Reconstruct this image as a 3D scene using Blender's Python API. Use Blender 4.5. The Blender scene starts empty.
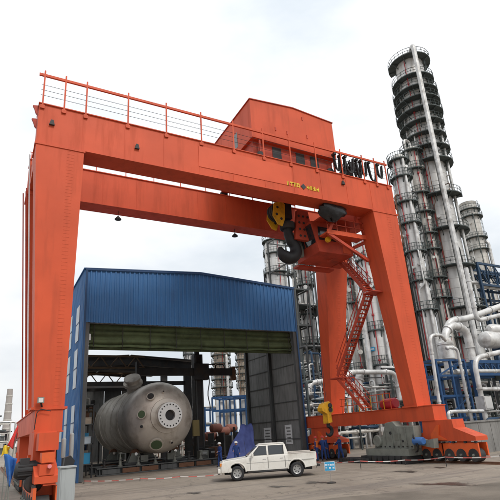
import bpy, bmesh, math, random
from math import sin, cos, pi, radians, hypot, atan2, sqrt
from mathutils import Vector, Matrix, Euler
random.seed(7)
SC = bpy.context.scene
COL = SC.collection

# ------------------------------------------------------------------ camera
CAM_H, F_PX, PITCH, ROLL, YAW, CY = 2.5, 477.23, 0.3209, -0.0654, 0.5048, 272.05
_f = Vector((sin(YAW)*cos(PITCH), cos(YAW)*cos(PITCH), sin(PITCH)))
_r0 = Vector((cos(YAW), -sin(YAW), 0)); _u0 = _r0.cross(_f)
CR = _r0*cos(ROLL) + _u0*sin(ROLL); CU = -_r0*sin(ROLL) + _u0*cos(ROLL)
CAM = Vector((0, 0, CAM_H))
cd = bpy.data.cameras.new('camera'); cam = bpy.data.objects.new('camera', cd); COL.objects.link(cam)
cd.sensor_width = 36; cd.lens = 36*F_PX/500; cd.shift_y = (CY-250)/500
cd.clip_start = 0.1; cd.clip_end = 5000
cam.matrix_world = Matrix(((CR.x, CU.x, -_f.x, 0), (CR.y, CU.y, -_f.y, 0), (CR.z, CU.z, -_f.z, CAM_H), (0, 0, 0, 1)))
SC.camera = cam

# ------------------------------------------------------------------ sky, sun, exposure
SUN_AZ, SUN_EL = radians(168), radians(48)      # azimuth clockwise from +Y
w = bpy.data.worlds.new('World'); SC.world = w; w.use_nodes = True
nt = w.node_tree; nt.nodes.clear()
def wn(t, **k):
    n = nt.nodes.new(t)
    for a, b in k.items(): setattr(n, a, b)
    return n
sky = wn('ShaderNodeTexSky', sky_type='NISHITA', sun_disc=False, sun_elevation=SUN_EL, sun_rotation=SUN_AZ)
sky.dust_density = 4; sky.air_density = 1.2
tc = wn('ShaderNodeTexCoord'); mp = wn('ShaderNodeMapping'); mp.inputs['Scale'].default_value = (1, 1, 2.4)
mp.inputs['Location'].default_value = (0.35, 0.1, 0.2)
nz = wn('ShaderNodeTexNoise'); nz.inputs['Scale'].default_value = 2.1; nz.inputs['Detail'].default_value = 6; nz.inputs['Roughness'].default_value = 0.52
cr = wn('ShaderNodeValToRGB')
cr.color_ramp.elements[0].position = 0.30; cr.color_ramp.elements[0].color = (0, 0, 0, 1)
cr.color_ramp.elements[1].position = 0.60; cr.color_ramp.elements[1].color = (1, 1, 1, 1)
thin = wn('ShaderNodeMix', data_type='RGBA'); thin.inputs[6].default_value = (6.3, 6.9, 7.5, 1); thin.inputs[7].default_value = (9.6, 9.7, 9.8, 1)
cov = wn('ShaderNodeMix', data_type='RGBA'); cov.inputs[0].default_value = 0.94
bg = wn('ShaderNodeBackground'); bg.inputs['Strength'].default_value = 0.1
out = wn('ShaderNodeOutputWorld')
L = nt.links.new
L(tc.outputs['Generated'], mp.inputs['Vector']); L(mp.outputs['Vector'], nz.inputs['Vector']); L(nz.outputs['Fac'], cr.inputs['Fac'])
L(cr.outputs['Color'], thin.inputs[0]); L(sky.outputs['Color'], cov.inputs[6]); L(thin.outputs[2], cov.inputs[7])
sep = wn('ShaderNodeSeparateXYZ'); L(tc.outputs['Generated'], sep.inputs[0])
ov = wn('ShaderNodeMapRange'); ov.inputs[1].default_value = 0.0; ov.inputs[2].default_value = 0.55; ov.inputs[3].default_value = 0.80; ov.inputs[4].default_value = 1.06
L(sep.outputs['Z'], ov.inputs[0])
ovm = wn('ShaderNodeMix', data_type='RGBA', blend_type='MULTIPLY'); ovm.inputs[0].default_value = 1
L(cov.outputs[2], ovm.inputs[6]); L(ov.outputs[0], ovm.inputs[7]); L(ovm.outputs[2], bg.inputs['Color']); L(bg.outputs['Background'], out.inputs['Surface'])
sd = bpy.data.lights.new('sun', 'SUN'); sd.energy = 1.5; sd.angle = radians(14); sd.color = (1.0, 0.96, 0.9)
so = bpy.data.objects.new('sun', sd); COL.objects.link(so)
sdir = Vector((sin(SUN_AZ)*cos(SUN_EL), cos(SUN_AZ)*cos(SUN_EL), sin(SUN_EL)))
so.rotation_euler = sdir.to_track_quat('Z', 'Y').to_euler(); so.location = (0, -20, 60)
vs = SC.view_settings; vs.view_transform = 'Standard'; vs.look = 'None'; vs.exposure = 0.32; vs.gamma = 1; vs.use_curve_mapping = False

# ------------------------------------------------------------------ photo pixel -> place
def ray(px, py): return _f*F_PX + CR*(px-250) - CU*(py-CY)
def PX(px, py, ax, val):
    d = ray(px, py); return CAM + d*((val-CAM[ax])/d[ax])
def PD(px, py, dist):
    d = ray(px, py); return CAM + d*(dist/hypot(d.x, d.y))
def proj(p):
    d = Vector(p)-CAM; z = d.dot(_f); return 250+F_PX*d.dot(CR)/z, CY-F_PX*d.dot(CU)/z
def z_at(x, y, py):
    lo, hi = -5.0, 140.0
    for _ in range(40):
        m = (lo+hi)/2
        if proj((x, y, m))[1] > py: lo = m
        else: hi = m
    return lo
def m_per_px(p): return (Vector(p)-CAM).dot(_f)/F_PX

# ------------------------------------------------------------------ materials
MATS = {}
def mat(name, col, rough=0.6, metal=0.0, var=0.12, scale=0.6, dirt=None, damt=0.0, dscale=0.5, streak=False, bump=0.0, bscale=8.0, spec=0.4):
    if name in MATS: return MATS[name]
    m = bpy.data.materials.new(name); m.use_nodes = True; n = m.node_tree.nodes; l = m.node_tree.links.new
    b = n['Principled BSDF']; b.inputs['Roughness'].default_value = rough; b.inputs['Metallic'].default_value = metal
    b.inputs['Specular IOR Level'].default_value = spec
    g = n.new('ShaderNodeNewGeometry')
    t = n.new('ShaderNodeTexNoise'); t.inputs['Scale'].default_value = scale; t.inputs['Detail'].default_value = 5
    l(g.outputs['Position'], t.inputs['Vector'])
    r = n.new('ShaderNodeMapRange'); r.inputs[1].default_value = 0.3; r.inputs[2].default_value = 0.7
    r.inputs[3].default_value = 1-var; r.inputs[4].default_value = 1+var; l(t.outputs['Fac'], r.inputs[0])
    mul = n.new('ShaderNodeMix'); mul.data_type = 'RGBA'; mul.blend_type = 'MULTIPLY'; mul.inputs[0].default_value = 1
    mul.inputs[6].default_value = (*col, 1); l(r.outputs[0], mul.inputs[7])
    src = mul.outputs[2]
    if dirt:
        mpn = n.new('ShaderNodeMapping'); mpn.inputs['Scale'].default_value = (1, 1, 0.12) if streak else (1, 1, 1)
        l(g.outputs['Position'], mpn.inputs['Vector'])
        t2 = n.new('ShaderNodeTexNoise'); t2.inputs['Scale'].default_value = dscale*(6 if streak else 1); t2.inputs['Detail'].default_value = 7; t2.inputs['Roughness'].default_value = 0.62
        l(mpn.outputs['Vector'], t2.inputs['Vector'])
        r2 = n.new('ShaderNodeMapRange'); r2.inputs[1].default_value = 0.48; r2.inputs[2].default_value = 0.72
        r2.inputs[3].default_value = 0; r2.inputs[4].default_value = damt; l(t2.outputs['Fac'], r2.inputs[0])
        mx = n.new('ShaderNodeMix'); mx.data_type = 'RGBA'; l(r2.outputs[0], mx.inputs[0]); l(src, mx.inputs[6]); mx.inputs[7].default_value = (*dirt, 1)
        src = mx.outputs[2]
        rr = n.new('ShaderNodeMapRange'); rr.inputs[3].default_value = rough; rr.inputs[4].default_value = min(1, rough+0.25); l(r2.outputs[0], rr.inputs[0]); l(rr.outputs[0], b.inputs['Roughness'])
    l(src, b.inputs['Base Color'])
    if bump:
        t3 = n.new('ShaderNodeTexNoise'); t3.inputs['Scale'].default_value = bscale; t3.inputs['Detail'].default_value = 4; l(g.outputs['Position'], t3.inputs['Vector'])
        bp = n.new('ShaderNodeBump'); bp.inputs['Strength'].default_value = bump; bp.inputs['Distance'].default_value = 0.05
        l(t3.outputs['Fac'], bp.inputs['Height']); l(bp.outputs['Normal'], b.inputs['Normal'])
    MATS[name] = m; return m
ORANGE = mat('crane_paint', (0.575, 0.087, 0.033), 0.52, 0, 0.12, 0.35, (0.33, 0.062, 0.03), 0.5, 0.35, True, 0.22, 0.9, spec=0.22)
ORANGE_B = mat('fresh_orange_paint', (0.68, 0.105, 0.022), 0.48, 0, 0.08, 1.0, (0.2, 0.08, 0.05), 0.5, 1.2)
RED = mat('red_oxide_paint', (0.45, 0.055, 0.024), 0.6, 0, 0.15, 0.9, (0.14, 0.04, 0.03), 0.6, 1.0)
BLACK = mat('black_rubber', (0.015, 0.015, 0.017), 0.6, 0, 0.3, 3)
DARK = mat('dark_steel', (0.035, 0.036, 0.038), 0.6, 0.2, 0.3, 1.2, (0.09, 0.06, 0.04), 0.5, 1.5)
DGREY = mat('dark_grey_paint', (0.085, 0.09, 0.09), 0.6, 0, 0.2, 0.7, (0.03, 0.03, 0.03), 0.5, 0.8, True)
PANEL = mat('slate_panel', (0.23, 0.235, 0.23), 0.65, 0, 0.18, 0.6, (0.05, 0.05, 0.05), 0.6, 0.7, True)
BLUE = mat('blue_sheet', (0.042, 0.165, 0.39), 0.5, 0.0, 0.10, 0.5, (0.045, 0.11, 0.24), 0.45, 0.4, True)
BLUE_S = mat('blue_steel', (0.014, 0.062, 0.165), 0.5, 0, 0.15, 1.0, (0.03, 0.05, 0.08), 0.5, 1.0)
NAVY = mat('navy_steel', (0.012, 0.04, 0.085), 0.55, 0, 0.2, 1.0)
GREEN = mat('green_canvas', (0.060, 0.082, 0.035), 0.85, 0, 0.22, 1.2, (0.02, 0.026, 0.014), 0.6, 1.4, False, 0.5, 3.0)
YELLOW = mat('yellow_paint', (0.70, 0.36, 0.015), 0.5, 0, 0.12, 2.0, (0.12, 0.07, 0.02), 0.6, 2.5)
YELLOW_L = mat('yellow_lettering', (0.72, 0.52, 0.03), 0.5, 0, 0.1, 3)
STEEL_W = mat('vessel_steel', (0.60, 0.555, 0.485), 0.42, 0.3, 0.16, 0.8, (0.22, 0.17, 0.125), 0.7, 0.9, False, 0.12, 2.5)
FLANGE = mat('machined_flange', (0.62, 0.61, 0.59), 0.35, 0.5, 0.06, 3)
CLAD = mat('aluminium_cladding', (0.62, 0.615, 0.60), 0.45, 0.2, 0.10, 0.5, (0.36, 0.33, 0.29), 0.65, 0.35, True, 0.15, 1.5)
CLAD2 = mat('weathered_cladding', (0.56, 0.54, 0.50), 0.5, 0.15, 0.16, 0.6, (0.27, 0.23, 0.19), 0.7, 0.4, True, 0.15, 1.5)
BEIGE = mat('rusty_beige_lagging', (0.40, 0.33, 0.26), 0.7, 0.0, 0.25, 0.8, (0.16, 0.08, 0.05), 0.7, 0.8)
GRATE = mat('platform_grating', (0.075, 0.09, 0.088), 0.7, 0.2, 0.25, 1.5)
PIPE = mat('pipe_cladding', (0.60, 0.595, 0.58), 0.42, 0.3, 0.2, 1.2, (0.17, 0.145, 0.12), 0.8, 0.9, False, .15, 3)
REDPIPE = mat('red_riser', (0.33, 0.03, 0.035), 0.5, 0, 0.12, 2)
GREYM = mat('grey_machine_paint', (0.19, 0.20, 0.175), 0.55, 0, 0.12, 1.4, (0.07, 0.06, 0.05), 0.6, 1.6)
WHITE = mat('white_car_paint', (0.68, 0.66, 0.61), 0.3, 0, 0.05, 2, (0.30, 0.25, 0.19), 0.45, 2.0, False)
GLASS = mat('dark_glass', (0.02, 0.024, 0.028), 0.08, 0, 0.1, 1, spec=0.8)
CHROME = mat('chrome', (0.7, 0.7, 0.7), 0.2, 1.0, 0.05, 2)
LAMP = mat('lamp_glass', (0.6, 0.6, 0.58), 0.12, 0.2, 0.05, 4)
AMBER = mat('amber_lens', (0.6, 0.2, 0.03), 0.3)
TARP = mat('violet_blue_tarp', (0.10, 0.14, 0.40), 0.65, 0, 0.15, 1.2, (0.05, 0.06, 0.20), 0.5, 1.5, False, 0.4, 3)
COVERALL = mat('blue_coverall', (0.02, 0.05, 0.19), 0.85, 0, 0.2, 6)
SKIN = mat('skin', (0.42, 0.23, 0.15), 0.6)
HIVIS = mat('orange_vest', (0.75, 0.18, 0.03), 0.7)
HELMET_R = mat('red_helmet', (0.5, 0.04, 0.03), 0.35)
HELMET_W = mat('white_helmet', (0.75, 0.75, 0.73), 0.35)
SIGNB = mat('sign_blue', (0.03, 0.28, 0.50), 0.45)
SIGNW = mat('sign_white', (0.75, 0.77, 0.78), 0.5)
WINDOWP = mat('translucent_sheet', (0.50, 0.57, 0.62), 0.5, 0, 0.12, 1.5)
CONC = mat('grey_concrete', (0.20, 0.195, 0.185), 0.85, 0, 0.2, 0.5, (0.09, 0.085, 0.08), 0.75, 0.5, True, 0.2, 6)
CABINET = mat('grey_cabinet', (0.33, 0.35, 0.35), 0.55, 0, 0.08, 1.5, (0.16, 0.16, 0.15), 0.5, 1.2, True)
RUST = mat('rusty_steel', (0.17, 0.085, 0.05), 0.8, 0.1, 0.3, 2.0, (0.06, 0.035, 0.025), 0.6, 2)
TAPE_R = mat('tape_red', (0.5, 0.13, 0.11), 0.5); TAPE_W = mat('tape_white', (0.58, 0.55, 0.52), 0.5)
FLAG_R = mat('flag_red', (0.55, 0.035, 0.03), 0.8); FLAG_Y = mat('flag_yellow', (0.72, 0.50, 0.03), 0.8); FLAG_B = mat('flag_blue', (0.03, 0.12, 0.36), 0.8)
GREENCAP = mat('green_cap', (0.07, 0.11, 0.055), 0.6)
BROWN = mat('brown_truss', (0.16, 0.105, 0.06), 0.8, 0, 0.25, 1)
PINK = mat('faded_red_tank', (0.23, 0.085, 0.06), 0.7, 0, 0.25, 1.5, (0.12, 0.05, 0.04), 0.6, 1.5)
CHIM = mat('chimney_brick', (0.34, 0.31, 0.29), 0.9, 0, 0.1, 0.2)

# ------------------------------------------------------------------ mesh builder
class MB:
    def __init__(s): s.v = []; s.f = []; s.m = []; s.cm = 0
    def add(s, vs, fs):
        o = len(s.v); s.v += [tuple(p) for p in vs]
        for f in fs: s.f.append(tuple(i+o for i in f)); s.m.append(s.cm)
        return s
    def box(s, a, b):
        x0, y0, z0 = a; x1, y1, z1 = b
        return s.hexa([(x0, y0, z0), (x1, y0, z0), (x1, y1, z0), (x0, y1, z0)], [(x0, y0, z1), (x1, y0, z1), (x1, y1, z1), (x0, y1, z1)])
    def hexa(s, lo, hi):
        n = len(lo)
        return s.add(list(lo)+list(hi), [tuple(range(n-1, -1, -1)), tuple(range(n, 2*n))]+[(i, (i+1) % n, n+(i+1) % n, n+i) for i in range(n)])
    def bar(s, p, q, w, h=None, up=(0, 0, 1)):
        h = h or w; p = Vector(p); q = Vector(q); d = (q-p).normalized(); u = Vector(up)
        if abs(d.dot(u)) > 0.97: u = Vector((0, 1, 0))
        r = d.cross(u).normalized(); u = r.cross(d)
        c = [(-w/2, -h/2), (w/2, -h/2), (w/2, h/2), (-w/2, h/2)]
        return s.hexa([p+r*a+u*b for a, b in c], [q+r*a+u*b for a, b in c])
    def tube(s, pts, r, n=10, cap=True, closed=False):
        pts = [Vector(p) for p in pts]; k = len(pts); rs = r if isinstance(r, (list, tuple)) else [r]*k
        d0 = (pts[1]-pts[0]).normalized(); u = Vector((0, 0, 1)) if abs(d0.z) < 0.9 else Vector((0, 1, 0))
        vs = []
        for i, p in enumerate(pts):
            if closed: d = pts[(i+1) % k]-pts[i-1]
            else: d = (pts[min(i+1, k-1)]-pts[max(i-1, 0)])
            d = d.normalized() if d.length > 1e-9 else d0
            a = d.cross(u)
            a = a.normalized() if a.length > 1e-4 else d.orthogonal().normalized()
            b = a.cross(d).normalized(); u = b
            vs += [p+(a*cos(2*pi*j/n)+b*sin(2*pi*j/n))*rs[i] for j in range(n)]
        fs = []
        for i in range(k if closed else k-1):
            i2 = (i+1) % k
            fs += [(i*n+j, i*n+(j+1) % n, i2*n+(j+1) % n, i2*n+j) for j in range(n)]
        if cap and not closed: fs += [tuple(range(n-1, -1, -1)), tuple(range((k-1)*n, k*n))]
        return s.add(vs, fs)
    def lathe(s, prof, c=(0, 0, 0), axis='z', n=24, a0=0, a1=2*pi):
        full = abs(a1-a0-2*pi) < 1e-6; m = n if full else n+1; c = Vector(c); vs = []
        for rr, h in prof:
            for j in range(m):
                a = a0+(a1-a0)*j/n; x, y = rr*cos(a), rr*sin(a)
                p = {'z': (x, y, h), 'y': (x, h, y), 'x': (h, x, y)}[axis]; vs.append(c+Vector(p))
        fs = []
        for i in range(len(prof)-1):
            for j in range(n):
                j2 = (j+1) % m
                q = (i*m+j, i*m+j2, (i+1)*m+j2, (i+1)*m+j)
                fs.append(q if axis != 'y' else q[::-1])
        return s.add(vs, fs)
    def prism(s, poly, ax, a, b):
        def P(p, t): return {'x': (t, p[0], p[1]), 'y': (p[0], t, p[1]), 'z': (p[0], p[1], t)}[ax]
        return s.hexa([P(p, a) for p in poly], [P(p, b) for p in poly])
    def mesh(s, name, mats, smooth=35):
        me = bpy.data.meshes.new(name); me.from_pydata(s.v, [], s.f)
        mats = mats if isinstance(mats, (list, tuple)) else [mats]
        for m in mats: me.materials.append(m)
        if len(mats) > 1: me.polygons.foreach_set('material_index', s.m)
        bm = bmesh.new(); bm.from_mesh(me); bmesh.ops.recalc_face_normals(bm, faces=bm.faces); bm.to_mesh(me); bm.free()
        if smooth: me.shade_smooth(); me.set_sharp_from_angle(angle=radians(smooth))
        me.update(); return me
    def build(s, name, mats, parent=None, smooth=35):
        return obj(name, s.mesh(name, mats, smooth), parent)
def obj(name, me, parent=None, loc=None, rot=None):
    o = bpy.data.objects.new(name, me); COL.objects.link(o)
    if loc is not None: o.location = loc
    if rot is not None: o.rotation_euler = rot
    if parent is not None:
        o.parent = parent; o.matrix_parent_inverse = WINV.get(parent.name, Matrix())
    return o
WINV = {}
def thing(name, label, cat, loc=(0, 0, 0), rz=0.0, group=None, local=False):
    """Empty at the base of a thing. local=False: parts are modelled in world coordinates."""
    o = bpy.data.objects.new(name, None); COL.objects.link(o); o.empty_display_size = 0.3
    o.location = loc; o.rotation_euler = (0, 0, rz); o['label'] = label; o['category'] = cat
    if group: o['group'] = group
    if name.split('_')[-1] in ('wall', 'roof', 'column', 'beam', 'rail'): o['kind'] = 'thing'
    if not local: WINV[o.name] = (Matrix.Translation(loc) @ Matrix.Rotation(rz, 4, 'Z')).inverted()
    return o
def tag(o, label=None, cat=None, group=None, kind=None):
    for k, v in (('label', label), ('category', cat), ('group', group), ('kind', kind)):
        if v: o[k] = v
    return o
def lerp(a, b, t): return a+(b-a)*t
def bend(pts, rad, n=5):
    """round the corners of a polyline"""
    pts = [Vector(p) for p in pts]; res = [pts[0]]
    for i in range(1, len(pts)-1):
        a, b, c = pts[i-1], pts[i], pts[i+1]
        r = min(rad, (b-a).length*0.45, (c-b).length*0.45)
        p, q = b+(a-b).normalized()*r, b+(c-b).normalized()*r
        for k in range(n+1):
            t = k/n; res.append(p*(1-t)**2+b*2*t*(1-t)+q*t*t)
    return res+[pts[-1]]

# ================================================================== SETTING
def ground_material():
    m = bpy.data.materials.new('yard_concrete'); m.use_nodes = True; n = m.node_tree.nodes; l = m.node_tree.links.new; b = n['Principled BSDF']
    g = n.new('ShaderNodeNewGeometry')
    def noise(sc, det=6, ro=0.6, scale=(1, 1, 1), rot=0):
        mp = n.new('ShaderNodeMapping'); mp.inputs['Scale'].default_value = scale; mp.inputs['Rotation'].default_value = (0, 0, rot); l(g.outputs['Position'], mp.inputs['Vector'])
        t = n.new('ShaderNodeTexNoise'); t.inputs['Scale'].default_value = sc; t.inputs['Detail'].default_value = det; t.inputs['Roughness'].default_value = ro
        l(mp.outputs['Vector'], t.inputs['Vector']); return t.outputs['Fac']
    def rng(src, a, c, lo, hi):
        r = n.new('ShaderNodeMapRange'); r.inputs[1].default_value = a; r.inputs[2].default_value = c; r.inputs[3].default_value = lo; r.inputs[4].default_value = hi; l(src, r.inputs[0]); return r.outputs[0]
    def mixc(f, a, c, mode='MIX'):
        x = n.new('ShaderNodeMix'); x.data_type = 'RGBA'; x.blend_type = mode
        if isinstance(f, float): x.inputs[0].default_value = f
        else: l(f, x.inputs[0])
        for i, s in ((6, a), (7, c)):
            if isinstance(s, tuple): x.inputs[i].default_value = (*s, 1)
            else: l(s, x.inputs[i])
        return x.outputs[2]
    base = mixc(rng(noise(0.09), 0.35, 0.65, 0, 1), (0.265, 0.222, 0.175), (0.37, 0.32, 0.26))
    base = mixc(rng(noise(0.35, 8, 0.7, (1, 0.35, 1), 0.5), 0.5, 0.75, 0, 0.75), base, (0.125, 0.100, 0.078))
    base = mixc(rng(noise(1.6, 6, 0.7), 0.3, 0.7, 0.0, 0.5), base, (0.185, 0.152, 0.118))
    base = mixc(rng(noise(30, 3), 0.3, 0.7, 0.0, 0.30), base, (0.12, 0.105, 0.09))
    # cracks, grit and wheel tracks
    vo = n.new('ShaderNodeTexVoronoi'); vo.feature = 'DISTANCE_TO_EDGE'; vo.inputs['Scale'].default_value = 0.22; vo.inputs['Randomness'].default_value = 1
    wv = n.new('ShaderNodeMix'); wv.data_type = 'VECTOR'; wv.inputs[0].default_value = .12; l(g.outputs['Position'], wv.inputs[4])
    nv_ = n.new('ShaderNodeTexNoise'); nv_.inputs['Scale'].default_value = .9; nv_.inputs['Detail'].default_value = 6; l(g.outputs['Position'], nv_.inputs['Vector'])
    ml_ = n.new('ShaderNodeVectorMath'); ml_.operation = 'SCALE'; ml_.inputs['Scale'].default_value = 18; l(nv_.outputs['Color'], ml_.inputs[0]); l(ml_.outputs[0], wv.inputs[5]); l(wv.outputs[1], vo.inputs['Vector'])
    base = mixc(rng(vo.outputs['Distance'], 0.0, 0.012, 0.6, 0.0), base, (0.06, 0.05, 0.04))
    base = mixc(rng(noise(4.5, 8, 0.75), 0.56, 0.70, 0.0, 0.55), base, (0.10, 0.085, 0.068))
    base = mixc(rng(noise(12, 8, 0.8), 0.58, 0.72, 0.0, 0.5), base, (0.45, 0.41, 0.35))
    base = mixc(rng(noise(0.55, 7, 0.6, (0.10, 1, 1), radians(-38)), 0.55, 0.63, 0, 0.42), base, (0.11, 0.092, 0.075))
    base = mixc(rng(noise(0.8, 5, 0.6, (0.05, 1, 1), radians(18)), 0.54, 0.64, 0, 0.55), base, (0.13, 0.112, 0.098))
    l(base, b.inputs['Base Color']); l(rng(noise(0.35, 8, 0.7, (1, 0.35, 1), 0.5), 0.45, 0.75, 0.85, 0.6), b.inputs['Roughness'])
    bp = n.new('ShaderNodeBump'); bp.inputs['Strength'].default_value = 0.35; bp.inputs['Distance'].default_value = 0.03; l(noise(9, 6, 0.65), bp.inputs['Height']); l(bp.outputs['Normal'], b.inputs['Normal'])
    return m
GROUND = ground_material()
mb = MB(); N = 40
# one sheet to the horizon, finely and gently uneven near the yard
xs = [-2500, -800, -250, -80]+[-40+4*i for i in range(41)]+[200, 500, 1200, 2600]
for j, y in enumerate(xs):
    for i, x in enumerate(xs): mb.v.append((x, y, -0.012))
k = len(xs)
for j in range(k-1):
    for i in range(k-1): mb.f.append((j*k+i, j*k+i+1, (j+1)*k+i+1, (j+1)*k+i)); mb.m.append(0)
tag(mb.build('ground', GROUND, None, 0), kind='structure')

# darker strip of road in the foreground, a concrete slab edge against it
ROADM = mat('worn_road', (0.165, 0.140, 0.112), 0.85, 0, 0.25, 0.5, (0.09, 0.075, 0.06), 0.7, 0.4, False, 0.35, 12)
a, b = PX(300, 502, 2, 0), PX(500, 483, 2, 0)
d = (b-a).normalized(); nrm = Vector((d.y, -d.x, 0))
if nrm.dot(Vector((0, -1, 0))) < 0: nrm = -nrm
p0 = a-d*14; p1 = b+d*70
poly = [p0, p1, p1+nrm*22, p0+nrm*22]
mb = MB(); steps = 60; up = []; lo = []
for i in range(steps+1):
    q = lerp(p0, p1, i/steps); up.append(q+nrm*random.uniform(-0.35, 0.35)); lo.append(q+nrm*22)
mb.add([(p.x, p.y, -0.008) for p in up+lo], [(i, i+1, steps+2+i, steps+1+i) for i in range(steps)])
tag(mb.build('road', ROADM, None, 0), kind='structure')

def wet_material():
    m = bpy.data.materials.new('damp_stain'); m.use_nodes = True; n = m.node_tree.nodes; l = m.node_tree.links.new; b = n['Principled BSDF']
    b.inputs['Base Color'].default_value = (.055, .045, .036, 1); b.inputs['Roughness'].default_value = .38
    at = n.new('ShaderNodeAttribute'); at.attribute_name = 'depth'; g = n.new('ShaderNodeNewGeometry')
    t = n.new('ShaderNodeTexNoise'); t.inputs['Scale'].default_value = 2.6; t.inputs['Detail'].default_value = 8; t.inputs['Roughness'].default_value = .65; l(g.outputs['Position'], t.inputs['Vector'])
    ad = n.new('ShaderNodeMath'); ad.operation = 'ADD'; l(at.outputs['Fac'], ad.inputs[0]); l(t.outputs['Fac'], ad.inputs[1])
    r = n.new('ShaderNodeMapRange'); r.inputs[1].default_value = .62; r.inputs[2].default_value = 1.0; r.inputs[4].default_value = .85; l(ad.outputs[0], r.inputs[0])
    tr = n.new('ShaderNodeBsdfTransparent'); mx = n.new('ShaderNodeMixShader'); l(r.outputs[0], mx.inputs[0]); l(tr.outputs[0], mx.inputs[1]); l(b.outputs[0], mx.inputs[2]); l(mx.outputs[0], n['Material Output'].inputs['Surface'])
    return m
WET = wet_material()
def puddle(px, py, wpx, hpx, label):
    c = PX(px, py, 2, 0); e = PX(px+wpx/2, py, 2, 0)-c; t = PX(px, py-hpx/2, 2, 0)-c; mb = MB(); k = 48; ring = []; mid_ = []
    for i in range(k):
        a = 2*pi*i/k; rr = 1+0.26*sin(3*a+px)+0.16*sin(5*a+py)+.08*sin(11*a)
        q = c+e*cos(a)*rr*1.25+t*sin(a)*rr*1.25; ring.append((q.x-c.x, q.y-c.y, 0))
        q = c+e*cos(a)*rr*.55+t*sin(a)*rr*.55; mid_.append((q.x-c.x, q.y-c.y, 0))
    mb.add([(0, 0, 0)]+mid_+ring, [(0, 1+i, 1+(i+1) % k) for i in range(k)]+[(1+i, k+1+i, k+1+(i+1) % k, 1+(i+1) % k) for i in range(k)])
    me = mb.mesh('puddle', WET, 0); at = me.attributes.new('depth', 'FLOAT', 'POINT')
    at.data.foreach_set('value', [.55]+[.45]*k+[0.0]*k)
    o = obj('puddle', me); o.location = (c.x, c.y, 0.002); tag(o, label, 'puddle', 'wet patches on the yard')
puddle(316, 482.5, 26, 2.4, 'long dark wet patch just behind the blue sign stand')
puddle(278, 486.5, 26, 2.0, 'thin dark wet patch below the middle of the white pickup')
puddle(407, 471.5, 24, 2.0, 'dark wet patch in front of the grey winch')
puddle(440, 467.5, 14, 1.2, 'small dark wet patch in front of the orange wheel bogie')
puddle(194, 493, 16, 1.8, 'small dark wet patch left of the pickup near the bottom edge')
puddle(444, 484, 66, 3.0, 'largest dark wet patch by the road edge at right')

# crane rails
for nm, x in (('crane_rail', 2.35), ('crane_rail', 24.45)):
    mb = MB(); mb.box((x-0.32, -30, -0.02), (x+0.32, 75, 0.012)); mb.box((x-0.04, -30, 0.01), (x+0.04, 75, 0.11)); mb.box((x-0.075, -30, 0.0), (x+0.075, 75, 0.035))
    tag(mb.build(nm, RUST), kind='structure')

# ================================================================== GANTRY CRANE
YF, YG, YR0, YR1 = 22.65, 23.96, 28.40, 29.58
ZB, ZT, XL, XR = 16.78, 19.14, 0.87, 25.05
crane = thing('gantry_crane', 'huge orange double-girder gantry crane standing over the yard', 'gantry crane', (12.9, 27.3, 0))
def girder(y0, y1, nm):
    mb = MB(); t = 0.05
    mb.box((XL, y0+0.05, ZB+t), (XR, y1-0.05, ZT-t))
    g = mb.build('girder', ORANGE, crane)
    for z in (ZB, ZT-t):
        f = MB(); f.box((XL-0.03, y0-0.02, z), (XR+0.03, y1+0.02, z+t)); f.build('flange', ORANGE, g)
    r = MB(); r.box((XL+0.3, (y0+y1)/2-0.05, ZT), (XR-0.3, (y0+y1)/2+0.05, ZT+0.13)); r.build('trolley_rail', RUST, g)
    w = MB()                                     # welded seams and diaphragm lines, slightly proud
    for i in range(1, 11):
        x = lerp(XL, XR, i/11); w.box((x-0.018, y0+0.036, ZB+t+0.01), (x+0.018, y0+0.06, ZT-t-0.01))
    o = w.build('weld_seam', ORANGE, g); o['kind'] = 'stuff'
    return g
gf = girder(YF, YG, 'front'); gr = girder(YR0, YR1, 'rear')
mb = MB(); mb.box((9.6, YF+0.022, 17.35), (16.1, YF+0.06, 18.75)); mb.build('repair_plate', mat('repainted_orange', (0.60, 0.097, 0.040), 0.48, 0, 0.08, 0.6, spec=0.22), gf)
for p in ((52, 123), (137, 147), (343, 183)):    # small lifting lugs on the web
    q = PX(*p, 1, YF); l_ = MB(); l_.prism([(q.x-0.13, q.z-0.12), (q.x+0.13, q.z-0.12), (q.x+0.06, q.z+0.16), (q.x-0.06, q.z+0.16)], 'y', YF-0.07, YF+0.06); l_.build('lug', DARK, gf)
# yellow maker's lettering with a dark emblem
q0, q1 = PX(287, 183.5, 1, YF), PX(320, 190.5, 1, YF)
lw = q1.x-q0.x; zc = (q0.z+q1.z)/2+0.05; x = q0.x; rr = random.Random(3)
for i in range(10):
    if i in (4, 5): x += lw/10; continue
    cw = lw/10*0.8; mb = MB(); h = 0.29
    for s_ in range(rr.choice((4, 5, 5))):
        if rr.random() < 0.55:
            zz = zc-h/2+h*rr.random(); mb.box((x, YF+0.018, zz-0.02), (x+cw, YF+0.052, zz+0.02))
        else:
            xx = x+cw*rr.random()*0.85; mb.box((xx, YF+0.016, zc-h/2), (xx+0.04, YF+0.052, zc+h/2))
    mb.build('letter', YELLOW_L, gf); x += lw/10
mb = MB(); mb.lathe([(0, 0.012), (0.21, 0.014), (0.21, 0.055)], (q0.x+lw/2, YF, zc), 'y', 4); mb.build('emblem', DARK, gf)
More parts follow.
